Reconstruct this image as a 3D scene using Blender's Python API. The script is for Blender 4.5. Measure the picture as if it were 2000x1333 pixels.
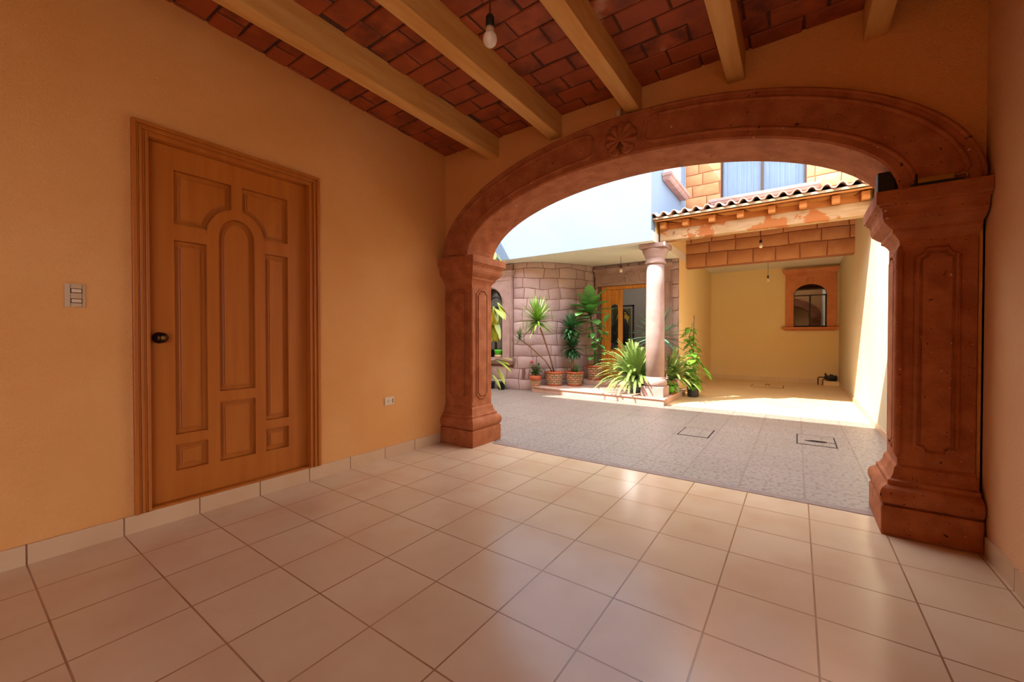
import bpy, bmesh, math, random
from mathutils import Vector, Matrix, noise as mnoise

# ------------------------------------------------------------------ camera, sky, sun, exposure
SC = bpy.context.scene
COL = SC.collection
for o in list(bpy.data.objects):
    bpy.data.objects.remove(o)

cam_d = bpy.data.cameras.new('camera')
cam_d.sensor_width = 36.0
cam_d.lens = 793.0 / 2000.0 * 36.0
cam_d.clip_start = 0.02
cam_o = bpy.data.objects.new('camera', cam_d)
COL.objects.link(cam_o)
cam_o.location = (0, 0, 1.12)
cam_o.rotation_euler = (math.pi / 2 - math.atan(9.5 / 793.0), 0, math.atan(557.0 / 793.0))
SC.camera = cam_o

SC.view_settings.view_transform = 'Standard'
SC.view_settings.look = 'None'
SC.view_settings.gamma = 1.0
SC.view_settings.use_curve_mapping = False
SC.view_settings.exposure = 1.5

world = bpy.data.worlds.new('sky')
SC.world = world
world.use_nodes = True
bg = world.node_tree.nodes['Background']
bg.inputs[0].default_value = (0.84, 0.9, 1.0, 1)
bg.inputs[1].default_value = 2.2

sun_d = bpy.data.lights.new('sun', 'SUN')
sun_d.energy = 5.0
sun_d.angle = math.radians(0.53)
sun_d.color = (1.0, 0.96, 0.88)
sun_o = bpy.data.objects.new('sun', sun_d)
COL.objects.link(sun_o)
SUN_DIR = Vector((0.79, 1.0, -1.3)).normalized()
sun_o.rotation_euler = SUN_DIR.to_track_quat('-Z', 'Y').to_euler()
sun_o.location = (-6, -6, 9)

# ------------------------------------------------------------------ materials
def lin(c):
    return tuple(((x / 255.0) / 12.92 if x <= 10 else ((x / 255.0 + 0.055) / 1.055) ** 2.4) for x in c) + (1,)

MATS = {}
def mat(name, c, c2=None, scale=4.0, rough=0.7, bump=0.0, bscale=90.0, island=None, specks=None,
        metal=0.0, spec=0.5, stretch=None, tint=None, detail=4.0):
    """procedural surface: noise mix of two paint colours, per-piece variation, specks of own colour, bump"""
    if name in MATS: return MATS[name]
    m = bpy.data.materials.new(name); m.use_nodes = True
    nt = m.node_tree; N = nt.nodes; L = nt.links
    b = N['Principled BSDF']
    b.inputs['Roughness'].default_value = rough
    b.inputs['Metallic'].default_value = metal
    b.inputs['Specular IOR Level'].default_value = spec
    tc = N.new('ShaderNodeTexCoord'); mp = N.new('ShaderNodeMapping')
    L.new(tc.outputs['Object'], mp.inputs[0])
    if stretch: mp.inputs['Scale'].default_value = stretch
    cur = None
    rgb = N.new('ShaderNodeRGB'); rgb.outputs[0].default_value = lin(c); cur = rgb.outputs[0]
    def mix(fac, a, bcol, default=None):
        x = N.new('ShaderNodeMix'); x.data_type = 'RGBA'
        if fac is not None: L.new(fac, x.inputs[0])
        L.new(a, x.inputs[6])
        if isinstance(bcol, tuple): x.inputs[7].default_value = bcol
        else: L.new(bcol, x.inputs[7])
        return x.outputs[2]
    if c2:
        n = N.new('ShaderNodeTexNoise'); n.inputs['Scale'].default_value = scale; n.inputs['Detail'].default_value = detail
        L.new(mp.outputs[0], n.inputs['Vector'])
        r = N.new('ShaderNodeMapRange'); r.inputs[1].default_value = 0.35; r.inputs[2].default_value = 0.65
        L.new(n.outputs[0], r.inputs[0])
        cur = mix(r.outputs[0], cur, lin(c2))
    if island:
        g = N.new('ShaderNodeNewGeometry')
        cur = mix(g.outputs['Random Per Island'], cur, lin(island))
    if tint:   # (colour, noise scale, low, high)
        n = N.new('ShaderNodeTexNoise'); n.inputs['Scale'].default_value = tint[1]; n.inputs['Detail'].default_value = 6
        L.new(tc.outputs['Object'], n.inputs['Vector'])
        r = N.new('ShaderNodeMapRange'); r.inputs[1].default_value = tint[2]; r.inputs[2].default_value = tint[3]
        L.new(n.outputs[0], r.inputs[0])
        cur = mix(r.outputs[0], cur, lin(tint[0]))
    for s in (specks or []):   # (colour, scale, radius)
        v = N.new('ShaderNodeTexVoronoi'); v.inputs['Scale'].default_value = s[1]
        wn = N.new('ShaderNodeTexNoise'); wn.inputs['Scale'].default_value = s[1] * 2.2; wn.inputs['Detail'].default_value = 3
        L.new(tc.outputs['Object'], wn.inputs['Vector'])
        wm = N.new('ShaderNodeVectorMath'); wm.operation = 'MULTIPLY_ADD'
        L.new(wn.outputs['Color'], wm.inputs[0]); wm.inputs[1].default_value = (.9 / s[1],) * 3; L.new(tc.outputs['Object'], wm.inputs[2])
        L.new(wm.outputs[0], v.inputs['Vector'])
        r = N.new('ShaderNodeMapRange'); r.inputs[1].default_value = s[2]; r.inputs[2].default_value = s[2] * 0.6
        L.new(v.outputs['Distance'], r.inputs[0])
        sc_ = N.new('ShaderNodeSeparateColor'); L.new(v.outputs['Color'], sc_.inputs[0])
        gt = N.new('ShaderNodeMath'); gt.operation = 'GREATER_THAN'; gt.inputs[1].default_value = .78; L.new(sc_.outputs[0], gt.inputs[0])
        mu = N.new('ShaderNodeMath'); mu.operation = 'MULTIPLY'; L.new(r.outputs[0], mu.inputs[0]); L.new(gt.outputs[0], mu.inputs[1])
        cur = mix(mu.outputs[0], cur, lin(s[0]))
    L.new(cur, b.inputs['Base Color'])
    if bump:
        n = N.new('ShaderNodeTexNoise'); n.inputs['Scale'].default_value = bscale; n.inputs['Detail'].default_value = 4
        L.new(mp.outputs[0], n.inputs['Vector'])
        bp = N.new('ShaderNodeBump'); bp.inputs['Strength'].default_value = bump; bp.inputs['Distance'].default_value = 0.01
        L.new(n.outputs[0], bp.inputs['Height']); L.new(bp.outputs[0], b.inputs['Normal'])
    MATS[name] = m
    return m

def tile_mat(name, c1, c2, cm, w, h, mortar, off, rough=0.3, offset=0.0, rot=None, mott=None, tex=0.0, tscale=60.0, bump=0.3, spec=0.5, voro=None):
    if name in MATS: return MATS[name]
    m = bpy.data.materials.new(name); m.use_nodes = True
    nt = m.node_tree; N = nt.nodes; L = nt.links
    b = N['Principled BSDF']; b.inputs['Roughness'].default_value = rough
    b.inputs['Specular IOR Level'].default_value = spec
    tc = N.new('ShaderNodeTexCoord'); mp = N.new('ShaderNodeMapping')
    L.new(tc.outputs['Object'], mp.inputs[0])
    mp.inputs['Location'].default_value = off
    if rot: mp.inputs['Rotation'].default_value = rot
    br = N.new('ShaderNodeTexBrick'); br.offset = offset; br.squash = 1.0
    br.inputs['Color1'].default_value = lin(c1); br.inputs['Color2'].default_value = lin(c2); br.inputs['Mortar'].default_value = lin(cm)
    br.inputs['Scale'].default_value = 1.0; br.inputs['Mortar Size'].default_value = mortar
    br.inputs['Mortar Smooth'].default_value = 0.1; br.inputs['Bias'].default_value = 0
    br.inputs['Brick Width'].default_value = w; br.inputs['Row Height'].default_value = h
    L.new(mp.outputs[0], br.inputs['Vector'])
    cur = br.outputs[0]
    if mott:
        n = N.new('ShaderNodeTexNoise'); n.inputs['Scale'].default_value = mott[1]; n.inputs['Detail'].default_value = 6
        L.new(tc.outputs['Object'], n.inputs['Vector'])
        r = N.new('ShaderNodeMapRange'); r.inputs[1].default_value = .4; r.inputs[2].default_value = .72; r.inputs[4].default_value = mott[2]
        L.new(n.outputs[0], r.inputs[0])
        x = N.new('ShaderNodeMix'); x.data_type = 'RGBA'
        L.new(r.outputs[0], x.inputs[0]); L.new(cur, x.inputs[6]); x.inputs[7].default_value = lin(mott[0])
        cur = x.outputs[2]
    if voro:   # pitted texture (colour, scale)
        v = N.new('ShaderNodeTexNoise'); v.inputs['Scale'].default_value = voro[1]; v.inputs['Detail'].default_value = 2
        L.new(tc.outputs['Object'], v.inputs['Vector'])
        r = N.new('ShaderNodeMapRange'); r.inputs[1].default_value = .52; r.inputs[2].default_value = .62; r.inputs[4].default_value = .75
        L.new(v.outputs[0], r.inputs[0])
        x = N.new('ShaderNodeMix'); x.data_type = 'RGBA'
        L.new(r.outputs[0], x.inputs[0]); L.new(cur, x.inputs[6]); x.inputs[7].default_value = lin(voro[0])
        cur = x.outputs[2]
    L.new(cur, b.inputs['Base Color'])
    bp = N.new('ShaderNodeBump'); bp.invert = True; bp.inputs['Strength'].default_value = bump; bp.inputs['Distance'].default_value = 0.004
    L.new(br.outputs['Fac'], bp.inputs['Height'])
    if tex:
        n = N.new('ShaderNodeTexNoise'); n.inputs['Scale'].default_value = tscale; n.inputs['Detail'].default_value = 3
        L.new(tc.outputs['Object'], n.inputs['Vector'])
        b2 = N.new('ShaderNodeBump'); b2.inputs['Strength'].default_value = tex; b2.inputs['Distance'].default_value = 0.008
        L.new(n.outputs[0], b2.inputs['Height']); L.new(b2.outputs[0], bp.inputs['Normal'])
    L.new(bp.outputs[0], b.inputs['Normal'])
    MATS[name] = m
    return m

def glass_mat(name, tint, mixf=0.25, rough=0.02):
    if name in MATS: return MATS[name]
    m = bpy.data.materials.new(name); m.use_nodes = True
    nt = m.node_tree; N = nt.nodes; L = nt.links
    for n in list(N): N.remove(n)
    out = N.new('ShaderNodeOutputMaterial'); t = N.new('ShaderNodeBsdfTransparent'); g = N.new('ShaderNodeBsdfGlossy'); mx = N.new('ShaderNodeMixShader')
    t.inputs[0].default_value = tint; g.inputs['Roughness'].default_value = rough
    lw = N.new('ShaderNodeLayerWeight'); lw.inputs[0].default_value = mixf
    L.new(lw.outputs['Fresnel'], mx.inputs[0]); L.new(t.outputs[0], mx.inputs[1]); L.new(g.outputs[0], mx.inputs[2]); L.new(mx.outputs[0], out.inputs[0])
    MATS[name] = m
    return m

WALL = mat('orange_stucco', (234, 170, 104), (226, 158, 88), scale=1.1, rough=.85, bump=.6, bscale=140, spec=.25)
WALLR = mat('pinkish_orange_stucco', (228, 174, 128), (220, 162, 114), scale=1.1, rough=.85, bump=.6, bscale=120, spec=.25)
YEL = mat('yellow_plaster', (252, 224, 166), (250, 219, 158), scale=.9, rough=.85, bump=.12, bscale=60, spec=.2)
CREAM = mat('cream_plaster', (212, 196, 166), (206, 188, 156), scale=1.2, rough=.85, bump=.12, bscale=50, spec=.2)
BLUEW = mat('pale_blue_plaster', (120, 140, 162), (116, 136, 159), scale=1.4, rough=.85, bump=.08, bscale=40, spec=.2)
OFFW = mat('offwhite_plaster', (240, 234, 222), (236, 228, 214), scale=1.5, rough=.85, spec=.2)
CANTERA = mat('terracotta_quarry_stone', (182, 108, 66), (160, 88, 48), scale=9, rough=.72, bump=.45, bscale=90, spec=.3,
              specks=[((70, 30, 18), 19, .17), ((214, 176, 150), 25, .13), ((92, 44, 26), 60, .2)])
PINK = mat('pink_quarry_stone', (184, 157, 153), (170, 142, 139), scale=4, rough=.85, bump=.4, bscale=60, spec=.2, island=(194, 168, 161))
PINKC = mat('carved_pink_stone', (176, 148, 139), (162, 132, 123), scale=5, rough=.75, bump=.2, bscale=100, spec=.25,
            specks=[((110, 62, 50), 24, .11)])
PINKD = mat('stone_joint_mortar', (124, 88, 82), rough=.9, bump=.3)
ORST = mat('carved_orange_stone', (224, 146, 98), (212, 130, 82), scale=6, rough=.75, bump=.2, bscale=100, spec=.25,
           specks=[((240, 190, 150), 17, .1), ((110, 52, 30), 26, .1)])
ADOBE = mat('ochre_block_stone', (196, 142, 100), (182, 124, 82), scale=5, rough=.85, bump=.4, bscale=30, spec=.2, island=(190, 134, 90))
ADOBED = mat('ochre_block_joint', (150, 92, 62), rough=.9)
WOODD = mat('varnished_door_wood', (186, 106, 34), (176, 96, 28), scale=2.2, rough=.38, stretch=(9, 9, .6), spec=.45, bump=.03, bscale=18)
WOODE = mat('honey_door_wood', (226, 152, 58), (206, 130, 42), scale=3, rough=.35, stretch=(9, 9, .6), spec=.45)
BEAM = mat('tan_painted_beam', (218, 166, 96), (206, 148, 78), scale=3, rough=.75, stretch=(6, .8, 6), bump=.2, bscale=14, spec=.25)
BRICK = mat('ceiling_brick', (172, 84, 40), (100, 44, 22), scale=7, rough=.6, bump=.35, bscale=35, island=(160, 74, 34), spec=.35,
            tint=((206, 160, 128), 2.6, .66, .74))
MORT = mat('dark_mortar', (92, 52, 34), (70, 38, 26), scale=20, rough=.95, bump=.5)
TILE = tile_mat('garage_floor_tile', (222, 194, 162), (216, 186, 152), (150, 112, 84), .352, .352, .0035, (-.068 + .352 * 20, -.25 + .352 * 20, 0),
                rough=.2, mott=((206, 166, 130), 3.2, .6), tex=.05, tscale=9)
SKIRT = tile_mat('skirting_tile', (216, 180, 142), (208, 170, 132), (120, 82, 56), .352, 2.0, .0035, (-.25 + .352 * 20, 1.0, 0), rough=.3,
                 rot=(0, 0, 0), mott=((196, 150, 110), 3.2, .5))
PATIO = tile_mat('patio_pressed_tile', (158, 142, 131), (152, 137, 125), (138, 122, 111), .40, .40, .008, (-.05 + 8, -.1 + 8, 0), rough=.42,
                 mott=((148, 131, 118), 1.5, .5), tex=.8, tscale=34, bump=.6, voro=((112, 96, 86), 34))
CARP = tile_mat('carport_floor_tile', (244, 214, 164), (242, 210, 158), (232, 194, 140), .40, .40, .004, (-.05 + 8, -.05 + 8, 0), rough=.4,
                mott=((230, 194, 136), 2, .5))
STEPM = mat('pink_step_stone', (202, 168, 150), (190, 152, 134), scale=3, rough=.7, bump=.15, spec=.3)
PLAST = mat('beige_plastic', (206, 172, 132), rough=.35)
PLAST2 = mat('light_beige_plastic', (224, 196, 162), rough=.35)
BLACK = mat('black_plastic', (18, 16, 16), rough=.5)
SLOT = mat('dark_slot', (30, 16, 8), rough=.8)
BRONZE = mat('dark_bronze_metal', (58, 36, 24), rough=.28, metal=.9)
BRASS = mat('dull_brass', (164, 122, 50), rough=.4, metal=.6)
WIREM = mat('cord_red_brown', (96, 44, 30), rough=.6)
BULB = mat('frosted_bulb_glass', (236, 222, 204), rough=.25)
BULBC = mat('bulb_collar_plastic', (200, 170, 140), rough=.35)
TERRA = mat('terracotta_pot', (188, 96, 56), (170, 82, 44), scale=6, rough=.7, bump=.1)
CLAD = mat('pot_brick_cladding', (206, 150, 112), (186, 128, 92), scale=20, rough=.8, island=(150, 132, 96))
JOINTP = mat('pot_dark_joint', (70, 46, 36), rough=.9)
SOIL = mat('potting_soil', (58, 42, 32), (40, 28, 20), scale=30, rough=.95, bump=.5)
STEMB = mat('brown_stem', (150, 112, 88), (126, 90, 66), scale=20, rough=.8)
STEMG = mat('green_stem', (96, 124, 56), rough=.6)
def leafmat(n, a, b, rough=.4):
    m = mat(n, a, b, scale=7, rough=rough, island=b, spec=.45)
    return m
L_LIME = leafmat('lime_leaf', (148, 178, 72), (104, 146, 50))
L_DARK = leafmat('dark_whorl_leaf', (40, 78, 44), (62, 104, 62), .3)
L_FIG = leafmat('broad_green_leaf', (84, 152, 74), (124, 184, 100), .28)
L_FERN = leafmat('fern_leaf', (168, 180, 96), (122, 152, 76))
L_YUC = leafmat('blue_green_blade', (128, 172, 146), (84, 128, 102), .4)
L_VINE = leafmat('bright_vine_leaf', (142, 188, 60), (92, 150, 44), .35)
L_YEL = leafmat('yellow_green_leaf', (186, 186, 44), (150, 164, 40), .35)
L_BUSH = leafmat('bush_leaf', (52, 92, 44), (78, 118, 58), .4)
REDF = mat('red_petals', (206, 44, 56), (222, 70, 84), scale=20, rough=.5)
GREENP = mat('bright_green_plastic', (84, 186, 44), rough=.4)
BLUEP = mat('blue_grey_glazed_pot', (120, 136, 150), (88, 104, 120), scale=3, stretch=(6, 6, .3), rough=.35)
BAG = mat('black_grow_bag', (40, 38, 40), (58, 56, 58), scale=6, rough=.4, bump=.5, bscale=18)
IRON = mat('black_window_iron', (26, 24, 24), rough=.5)
ALU = mat('dark_bronze_frame', (52, 36, 28), rough=.45, metal=.3)
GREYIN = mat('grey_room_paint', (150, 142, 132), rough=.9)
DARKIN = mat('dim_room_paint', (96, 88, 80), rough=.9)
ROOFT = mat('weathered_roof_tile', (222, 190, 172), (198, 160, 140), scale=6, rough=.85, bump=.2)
MORG = mat('grey_mortar_edge', (196, 172, 142), (160, 128, 98), scale=8, rough=.9, bump=.4)
RAFT = mat('raw_pine_rafter', (208, 142, 76), (190, 118, 54), scale=3, stretch=(1, 9, 9), rough=.75)
OLDW = mat('weathered_grey_beam', (196, 164, 124), (180, 142, 98), scale=4, stretch=(1, 5, 5), rough=.8, bump=.3,
           tint=((178, 106, 50), 4.2, .53, .56), specks=[((84, 42, 22), 7, .12)])
BLUEC = mat('pale_blue_curtain', (196, 214, 236), (180, 202, 232), scale=3, rough=.9)
METALG = mat('cover_metal', (176, 156, 138), rough=.5)
PUMPM = mat('pump_dark_metal', (66, 66, 60), (46, 46, 44), scale=12, rough=.5, metal=.3)
PIPE = mat('dark_pipe', (74, 36, 22), rough=.5)
GLASS = glass_mat('window_glass', (.82, .86, .9, 1), .35)
GLASSD = glass_mat('clear_door_glass', (.8, .86, .84, 1), .3)
ASPH = mat('street_concrete', (170, 160, 148), (150, 142, 132), scale=2, rough=.9)
PAPER = mat('picture_mount', (150, 140, 122), rough=.8)
PYEL = mat('picture_yellow', (196, 152, 46), rough=.7)
PDRK = mat('picture_dark', (40, 34, 36), rough=.7)
PGRN = mat('picture_olive', (96, 88, 50), rough=.7)
CLOTH = mat('black_cloth', (22, 20, 22), rough=.9)
CLOTHB = mat('pale_cloth', (170, 170, 176), rough=.9)

# ------------------------------------------------------------------ mesh helpers
WL = {}
class MB:
    def __init__(s): s.v = []; s.f = []; s.sm = []
    def add(s, vs, fs, smooth=False):
        n = len(s.v); s.v += [tuple(x) for x in vs]
        for f in fs: s.f.append(tuple(i + n for i in f)); s.sm.append(smooth)
    def box(s, x0, y0, z0, x1, y1, z1):
        if x0 > x1: x0, x1 = x1, x0
        if y0 > y1: y0, y1 = y1, y0
        if z0 > z1: z0, z1 = z1, z0
        s.add([(x0, y0, z0), (x1, y0, z0), (x1, y1, z0), (x0, y1, z0), (x0, y0, z1), (x1, y0, z1), (x1, y1, z1), (x0, y1, z1)],
              [(3, 2, 1, 0), (4, 5, 6, 7), (0, 1, 5, 4), (1, 2, 6, 5), (2, 3, 7, 6), (3, 0, 4, 7)])
        return s
    def prism(s, poly, a0, a1, fn, smooth=False):
        """poly 2-D outline; fn(u, v, a) -> 3-D point; a from a0 to a1"""
        n = len(poly)
        vs = [fn(u, v, a0) for u, v in poly] + [fn(u, v, a1) for u, v in poly]
        fs = [tuple(reversed(range(n))), tuple(range(n, 2 * n))]
        s.add(vs, fs)
        k = len(s.v) - 2 * n
        for i in range(n):
            j = (i + 1) % n
            s.f.append((k + i, k + j, k + n + j, k + n + i)); s.sm.append(smooth)
        return s
    def ring_loft(s, rings, closed=True, caps=True, smooth=True):
        n = len(rings[0]); base = len(s.v)
        for r in rings: s.v += [tuple(p) for p in r]
        for i in range(len(rings) - 1):
            for j in range(n if closed else n - 1):
                k = (j + 1) % n
                s.f.append((base + i * n + j, base + i * n + k, base + (i + 1) * n + k, base + (i + 1) * n + j)); s.sm.append(smooth)
        if caps and closed:
            s.f.append(tuple(reversed(range(base, base + n)))); s.sm.append(False)
            s.f.append(tuple(range(base + (len(rings) - 1) * n, base + len(rings) * n))); s.sm.append(False)
        return s
    def lathe(s, prof, c=(0, 0, 0), seg=24, smooth=True, caps=True):
        rings = [[(c[0] + r * math.cos(2 * math.pi * k / seg), c[1] + r * math.sin(2 * math.pi * k / seg), c[2] + z) for k in range(seg)] for r, z in prof]
        return s.ring_loft(rings, True, caps, smooth)
    def tube(s, pts, r, seg=8, closed=False, smooth=True):
        pts = [Vector(p) for p in pts]; n = len(pts)
        rs = r if isinstance(r, (list, tuple)) else [r] * n
        rings = []; prev = None
        for i, p in enumerate(pts):
            if closed: t = pts[(i + 1) % n] - pts[i - 1]
            else: t = pts[min(i + 1, n - 1)] - pts[max(i - 1, 0)]
            if t.length < 1e-9: t = Vector((0, 0, 1))
            t.normalize()
            if prev is None:
                a = Vector((0, 0, 1)) if abs(t.z) < .9 else Vector((1, 0, 0))
                u = t.cross(a).normalized()
            else:
                u = (prev - t * prev.dot(t))
                u = u.normalized() if u.length > 1e-6 else t.orthogonal().normalized()
            prev = u; w = t.cross(u)
            rings.append([p + (u * math.cos(2 * math.pi * k / seg) + w * math.sin(2 * math.pi * k / seg)) * rs[i] for k in range(seg)])
        if closed:
            base = len(s.v)
            for q in rings: s.v += [tuple(p) for p in q]
            for i in range(n):
                i2 = (i + 1) % n
                for j in range(seg):
                    k = (j + 1) % seg
                    s.f.append((base + i * seg + j, base + i * seg + k, base + i2 * seg + k, base + i2 * seg + j)); s.sm.append(smooth)
        else:
            s.ring_loft(rings, True, True, smooth)
        return s
    def ball(s, c, r, seg=14, rings=9):
        rx, ry, rz = r if isinstance(r, (tuple, list)) else (r, r, r)
        R = []
        for i in range(rings + 1):
            a = -math.pi / 2 + math.pi * i / rings
            q = max(math.cos(a), .02)
            R.append([(c[0] + rx * q * math.cos(2 * math.pi * k / seg), c[1] + ry * q * math.sin(2 * math.pi * k / seg), c[2] + rz * math.sin(a)) for k in range(seg)])
        return s.ring_loft(R, True, True, True)
    def rect_loft(s, x0, x1, y0, y1, prof, sides=(1, 1, 1, 1)):
        """stack of rectangles grown by d at z; sides = grow on -x, +x, -y, +y"""
        R = []
        for d, z in prof:
            R.append([(x0 - d * sides[0], y0 - d * sides[2], z), (x1 + d * sides[1], y0 - d * sides[2], z),
                      (x1 + d * sides[1], y1 + d * sides[3], z), (x0 - d * sides[0], y1 + d * sides[3], z)])
        return s.ring_loft(R, True, True, False)
    def build(s, name, m, parent=None, bevel=0.0, seg=2, smooth_all=False):
        me = bpy.data.meshes.new(name)
        off = WL[parent.name] if parent is not None else Vector((0, 0, 0))
        me.from_pydata([(x - off.x, y - off.y, z - off.z) for x, y, z in s.v], [], s.f)
        me.polygons.foreach_set('use_smooth', [True] * len(s.f) if smooth_all else s.sm)
        me.materials.append(m)
        bm = bmesh.new(); bm.from_mesh(me); bmesh.ops.recalc_face_normals(bm, faces=bm.faces); bm.to_mesh(me); bm.free()
        me.update()
        o = bpy.data.objects.new(name, me); COL.objects.link(o)
        if parent is not None: o.parent = parent
        WL[o.name] = off.copy()
        if bevel:
            b = o.modifiers.new('bevel', 'BEVEL'); b.width = bevel; b.segments = seg; b.limit_method = 'ANGLE'; b.angle_limit = math.radians(40)
        return o

def thing(name, label, cat, loc=(0, 0, 0), group=None, kind=None):
    o = bpy.data.objects.new(name, None); COL.objects.link(o)
    o.empty_display_size = .05
    o.location = loc; WL[o.name] = Vector(loc)
    o['label'] = label; o['category'] = cat
    if group: o['group'] = group
    if kind: o['kind'] = kind
    return o
def tag(o, label, cat, group=None, kind=None):
    o['label'] = label; o['category'] = cat
    if group: o['group'] = group
    if kind: o['kind'] = kind
    return o
def struct(mb, name, m, label, cat, parent=None, **k):
    o = mb.build(name, m, parent, **k)
    if parent is None: tag(o, label, cat, kind='structure')
    return o
def dup(root, loc, label=None, group=None):
    r = root.copy(); COL.objects.link(r); r.location = loc; WL[r.name] = Vector(loc)
    if label: r['label'] = label
    if group: r['group'] = group
    for ch in list(root.children):
        c = ch.copy(); COL.objects.link(c); c.parent = r
        for g in list(ch.children):
            d = g.copy(); COL.objects.link(d); d.parent = c
    return r
FX = lambda X0: (lambda u, v, a: (X0 + a, u, v))       # outline in (Y,Z), extruded along X
FY = lambda Y0: (lambda u, v, a: (u, Y0 + a, v))       # outline in (X,Z), extruded along Y
FZ = lambda Z0: (lambda u, v, a: (u, v, Z0 + a))

# ------------------------------------------------------------------ garage shell
LX, RX, FY0, FY1, CZ, BY = -3.09, 0.80, 3.16, 3.50, 3.05, -2.6

m = MB().box(LX - .3, BY - .05, -.12, RX + .3, 3.39, 0)
struct(m, 'floor', TILE, 'glossy beige square ceramic tile floor of the covered garage', 'floor')

m = MB().box(LX - .25, BY, 0, LX, .71, CZ + .25).box(LX - .25, 1.68, 0, LX, FY0, CZ + .25).box(LX - .25, .71, 2.285, LX, 1.68, CZ + .25) \
    .box(LX - .25, .71, 0, LX, 1.68, .098).box(LX - .25, .71, .098, LX - .17, 1.68, 2.285)
struct(m, 'wall_left', WALL, 'orange stucco wall of the garage holding the panelled wooden door', 'wall')
m = MB().box(RX, -.7, 0, RX + .25, 3.3, CZ + .25).box(RX, BY, 0, RX + .25, -2.5, CZ + .25).box(RX, -2.5, 2.4, RX + .25, -.7, CZ + .25)   # unseen opening behind the viewer, added to let sky light into the garage
struct(m, 'wall_right', WALLR, 'orange stucco wall at the right edge beside the stone pillar', 'wall')
m = MB().box(LX - .25, BY - .2, 0, RX + .25, BY, CZ + .2)
struct(m, 'wall_back', WALL, 'orange wall closing the garage behind the viewer', 'wall')

# arch wall with elliptical opening and parapet
ACX, AZ0, AI, BI, AO, BO = -1.138, 1.925, 1.597, .595, 1.935, .915
def ell(th, u=0.0, y=0.0):
    a = AI + (AO - AI) * u; b = BI + (BO - BI) * u
    return (ACX + a * math.cos(th), y, AZ0 + b * math.sin(th))
NA = 48
pts_up = [ell(math.pi * k / NA, .985) for k in range(NA + 1)]     # right to left
m = MB()
for k in range(NA):
    a, b = pts_up[k], pts_up[k + 1]
    m.prism([(a[0], a[2]), (a[0], CZ + .9), (b[0], CZ + .9), (b[0], b[2])], 0, FY1 - FY0, FY(FY0))
m.box(.779, FY0, 0, RX + .05, FY1 - .03, 1.92)
m.box(pts_up[0][0], FY0, 0, RX + .25, FY1 - .03, CZ + .9)
m.box(-6.6, FY0, 0, pts_up[-1][0], FY1 - .03, CZ + .9)
struct(m, 'wall_front', WALL, 'orange stucco wall above and around the stone arch', 'wall')

# brick ceiling
def zc(x, y): return CZ - .01 + (.036 * (FY0 - y) if x < -2.47 else 0)
rnd = random.Random(3)
m = MB()
row = 0; y = FY0 + .02
while y > BY:
    x = LX - .1 - rnd.uniform(0, .03) - (row % 2) * .145
    while x < RX:
        w = .278 + rnd.uniform(-.012, .012); x1 = x + w; y1 = y - .155 + rnd.uniform(-.006, .006)
        xa = max(x, LX - .02); xb = min(x1, RX + .02)
        if xb - xa > .02:
            j = lambda: rnd.uniform(-.005, .005)
            dz = rnd.uniform(-.004, .004); i = .007
            q = [(xa + j(), y + j()), (xb + j(), y + j()), (xb + j(), y1 + j()), (xa + j(), y1 + j())]
            cxm = (xa + xb) / 2; cym = (y + y1) / 2
            top = [(px, py, zc(cxm, py) + .035) for px, py in q]
            mid = [(px, py, zc(cxm, py) + dz + .006) for px, py in q]
            low = [(px + (i if px < cxm else -i), py + (i if py < cym else -i), zc(cxm, py) + dz) for px, py in q]
            m.ring_loft([top, mid, low], True, True, False)
        x = x1 + .012
    y -= .167; row += 1
ceil = struct(m, 'ceiling', BRICK, 'dark red brick ceiling laid between the tan beams', 'ceiling')
m = MB().box(-2.47, BY - .2, CZ - .002, RX + .25, FY1, CZ + .2)
m.prism([(BY - .2, zc(-3, BY - .2) + .008), (FY1, zc(-3, FY1) + .008), (FY1, CZ + .35), (BY - .2, CZ + .35)], 0, .78, FX(LX - .16))
struct(m, 'ceiling_slab', MORT, '', '', parent=ceil)

# ceiling beams
BL = [('tan painted ceiling beam nearest the orange left wall above the door', -2.48), ('tan painted ceiling beam just left of the hanging bulb', -1.795),
      ('tan painted ceiling beam ending above the carved shell', -1.1), ('tan painted ceiling beam right of the shell, over the arch crown', -.405),
      ('short-looking tan ceiling beam closest to the right wall', .305)]
for lab, bx in BL:
    m = MB(); rr = random.Random(int(bx * 100))
    R = []
    for k in range(15):
        yy = BY + .02 + (FY0 + .0 - BY - .02) * k / 14
        w = .006
        R.append([(bx + rr.uniform(-w, w) * .4, yy, 2.852 + rr.uniform(-w, w) * .4), (bx + .108 + rr.uniform(-w, w) * .4, yy, 2.852 + rr.uniform(-w, w) * .4),
                  (bx + .108, yy, CZ + .012), (bx, yy, CZ + .012)])
    m.ring_loft(R, True, True, False)
    tag(m.build('ceiling_beam', BEAM, bevel=.004), lab, 'beam', 'tan ceiling beams')

# skirting
def skirt(name, x, sgn, y0, y1, label):
    m = MB().box(x, y0, 0, x + sgn * .013, y1, .098)
    return m
o = struct(skirt('', LX, 1, BY, FY0 - .09, ''), 'baseboard_left', None or SKIRT, 'beige tile skirting along the left wall and under the door', 'baseboard')
# brick texture runs along Y for this wall: rotate mapping
def rot_tex(matname, rot, loc):
    mm = MATS[matname]
    for n in mm.node_tree.nodes:
        if n.type == 'MAPPING': n.inputs['Rotation'].default_value = rot; n.inputs['Location'].default_value = loc
rot_tex('skirting_tile', (0, 0, -math.pi / 2), (-.25 + .352 * 20, 3.2, 0))
struct(skirt('', RX, -1, -.7, FY0 - .1, ''), 'baseboard_right', SKIRT, 'beige tile skirting along the right garage wall', 'baseboard')

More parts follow.
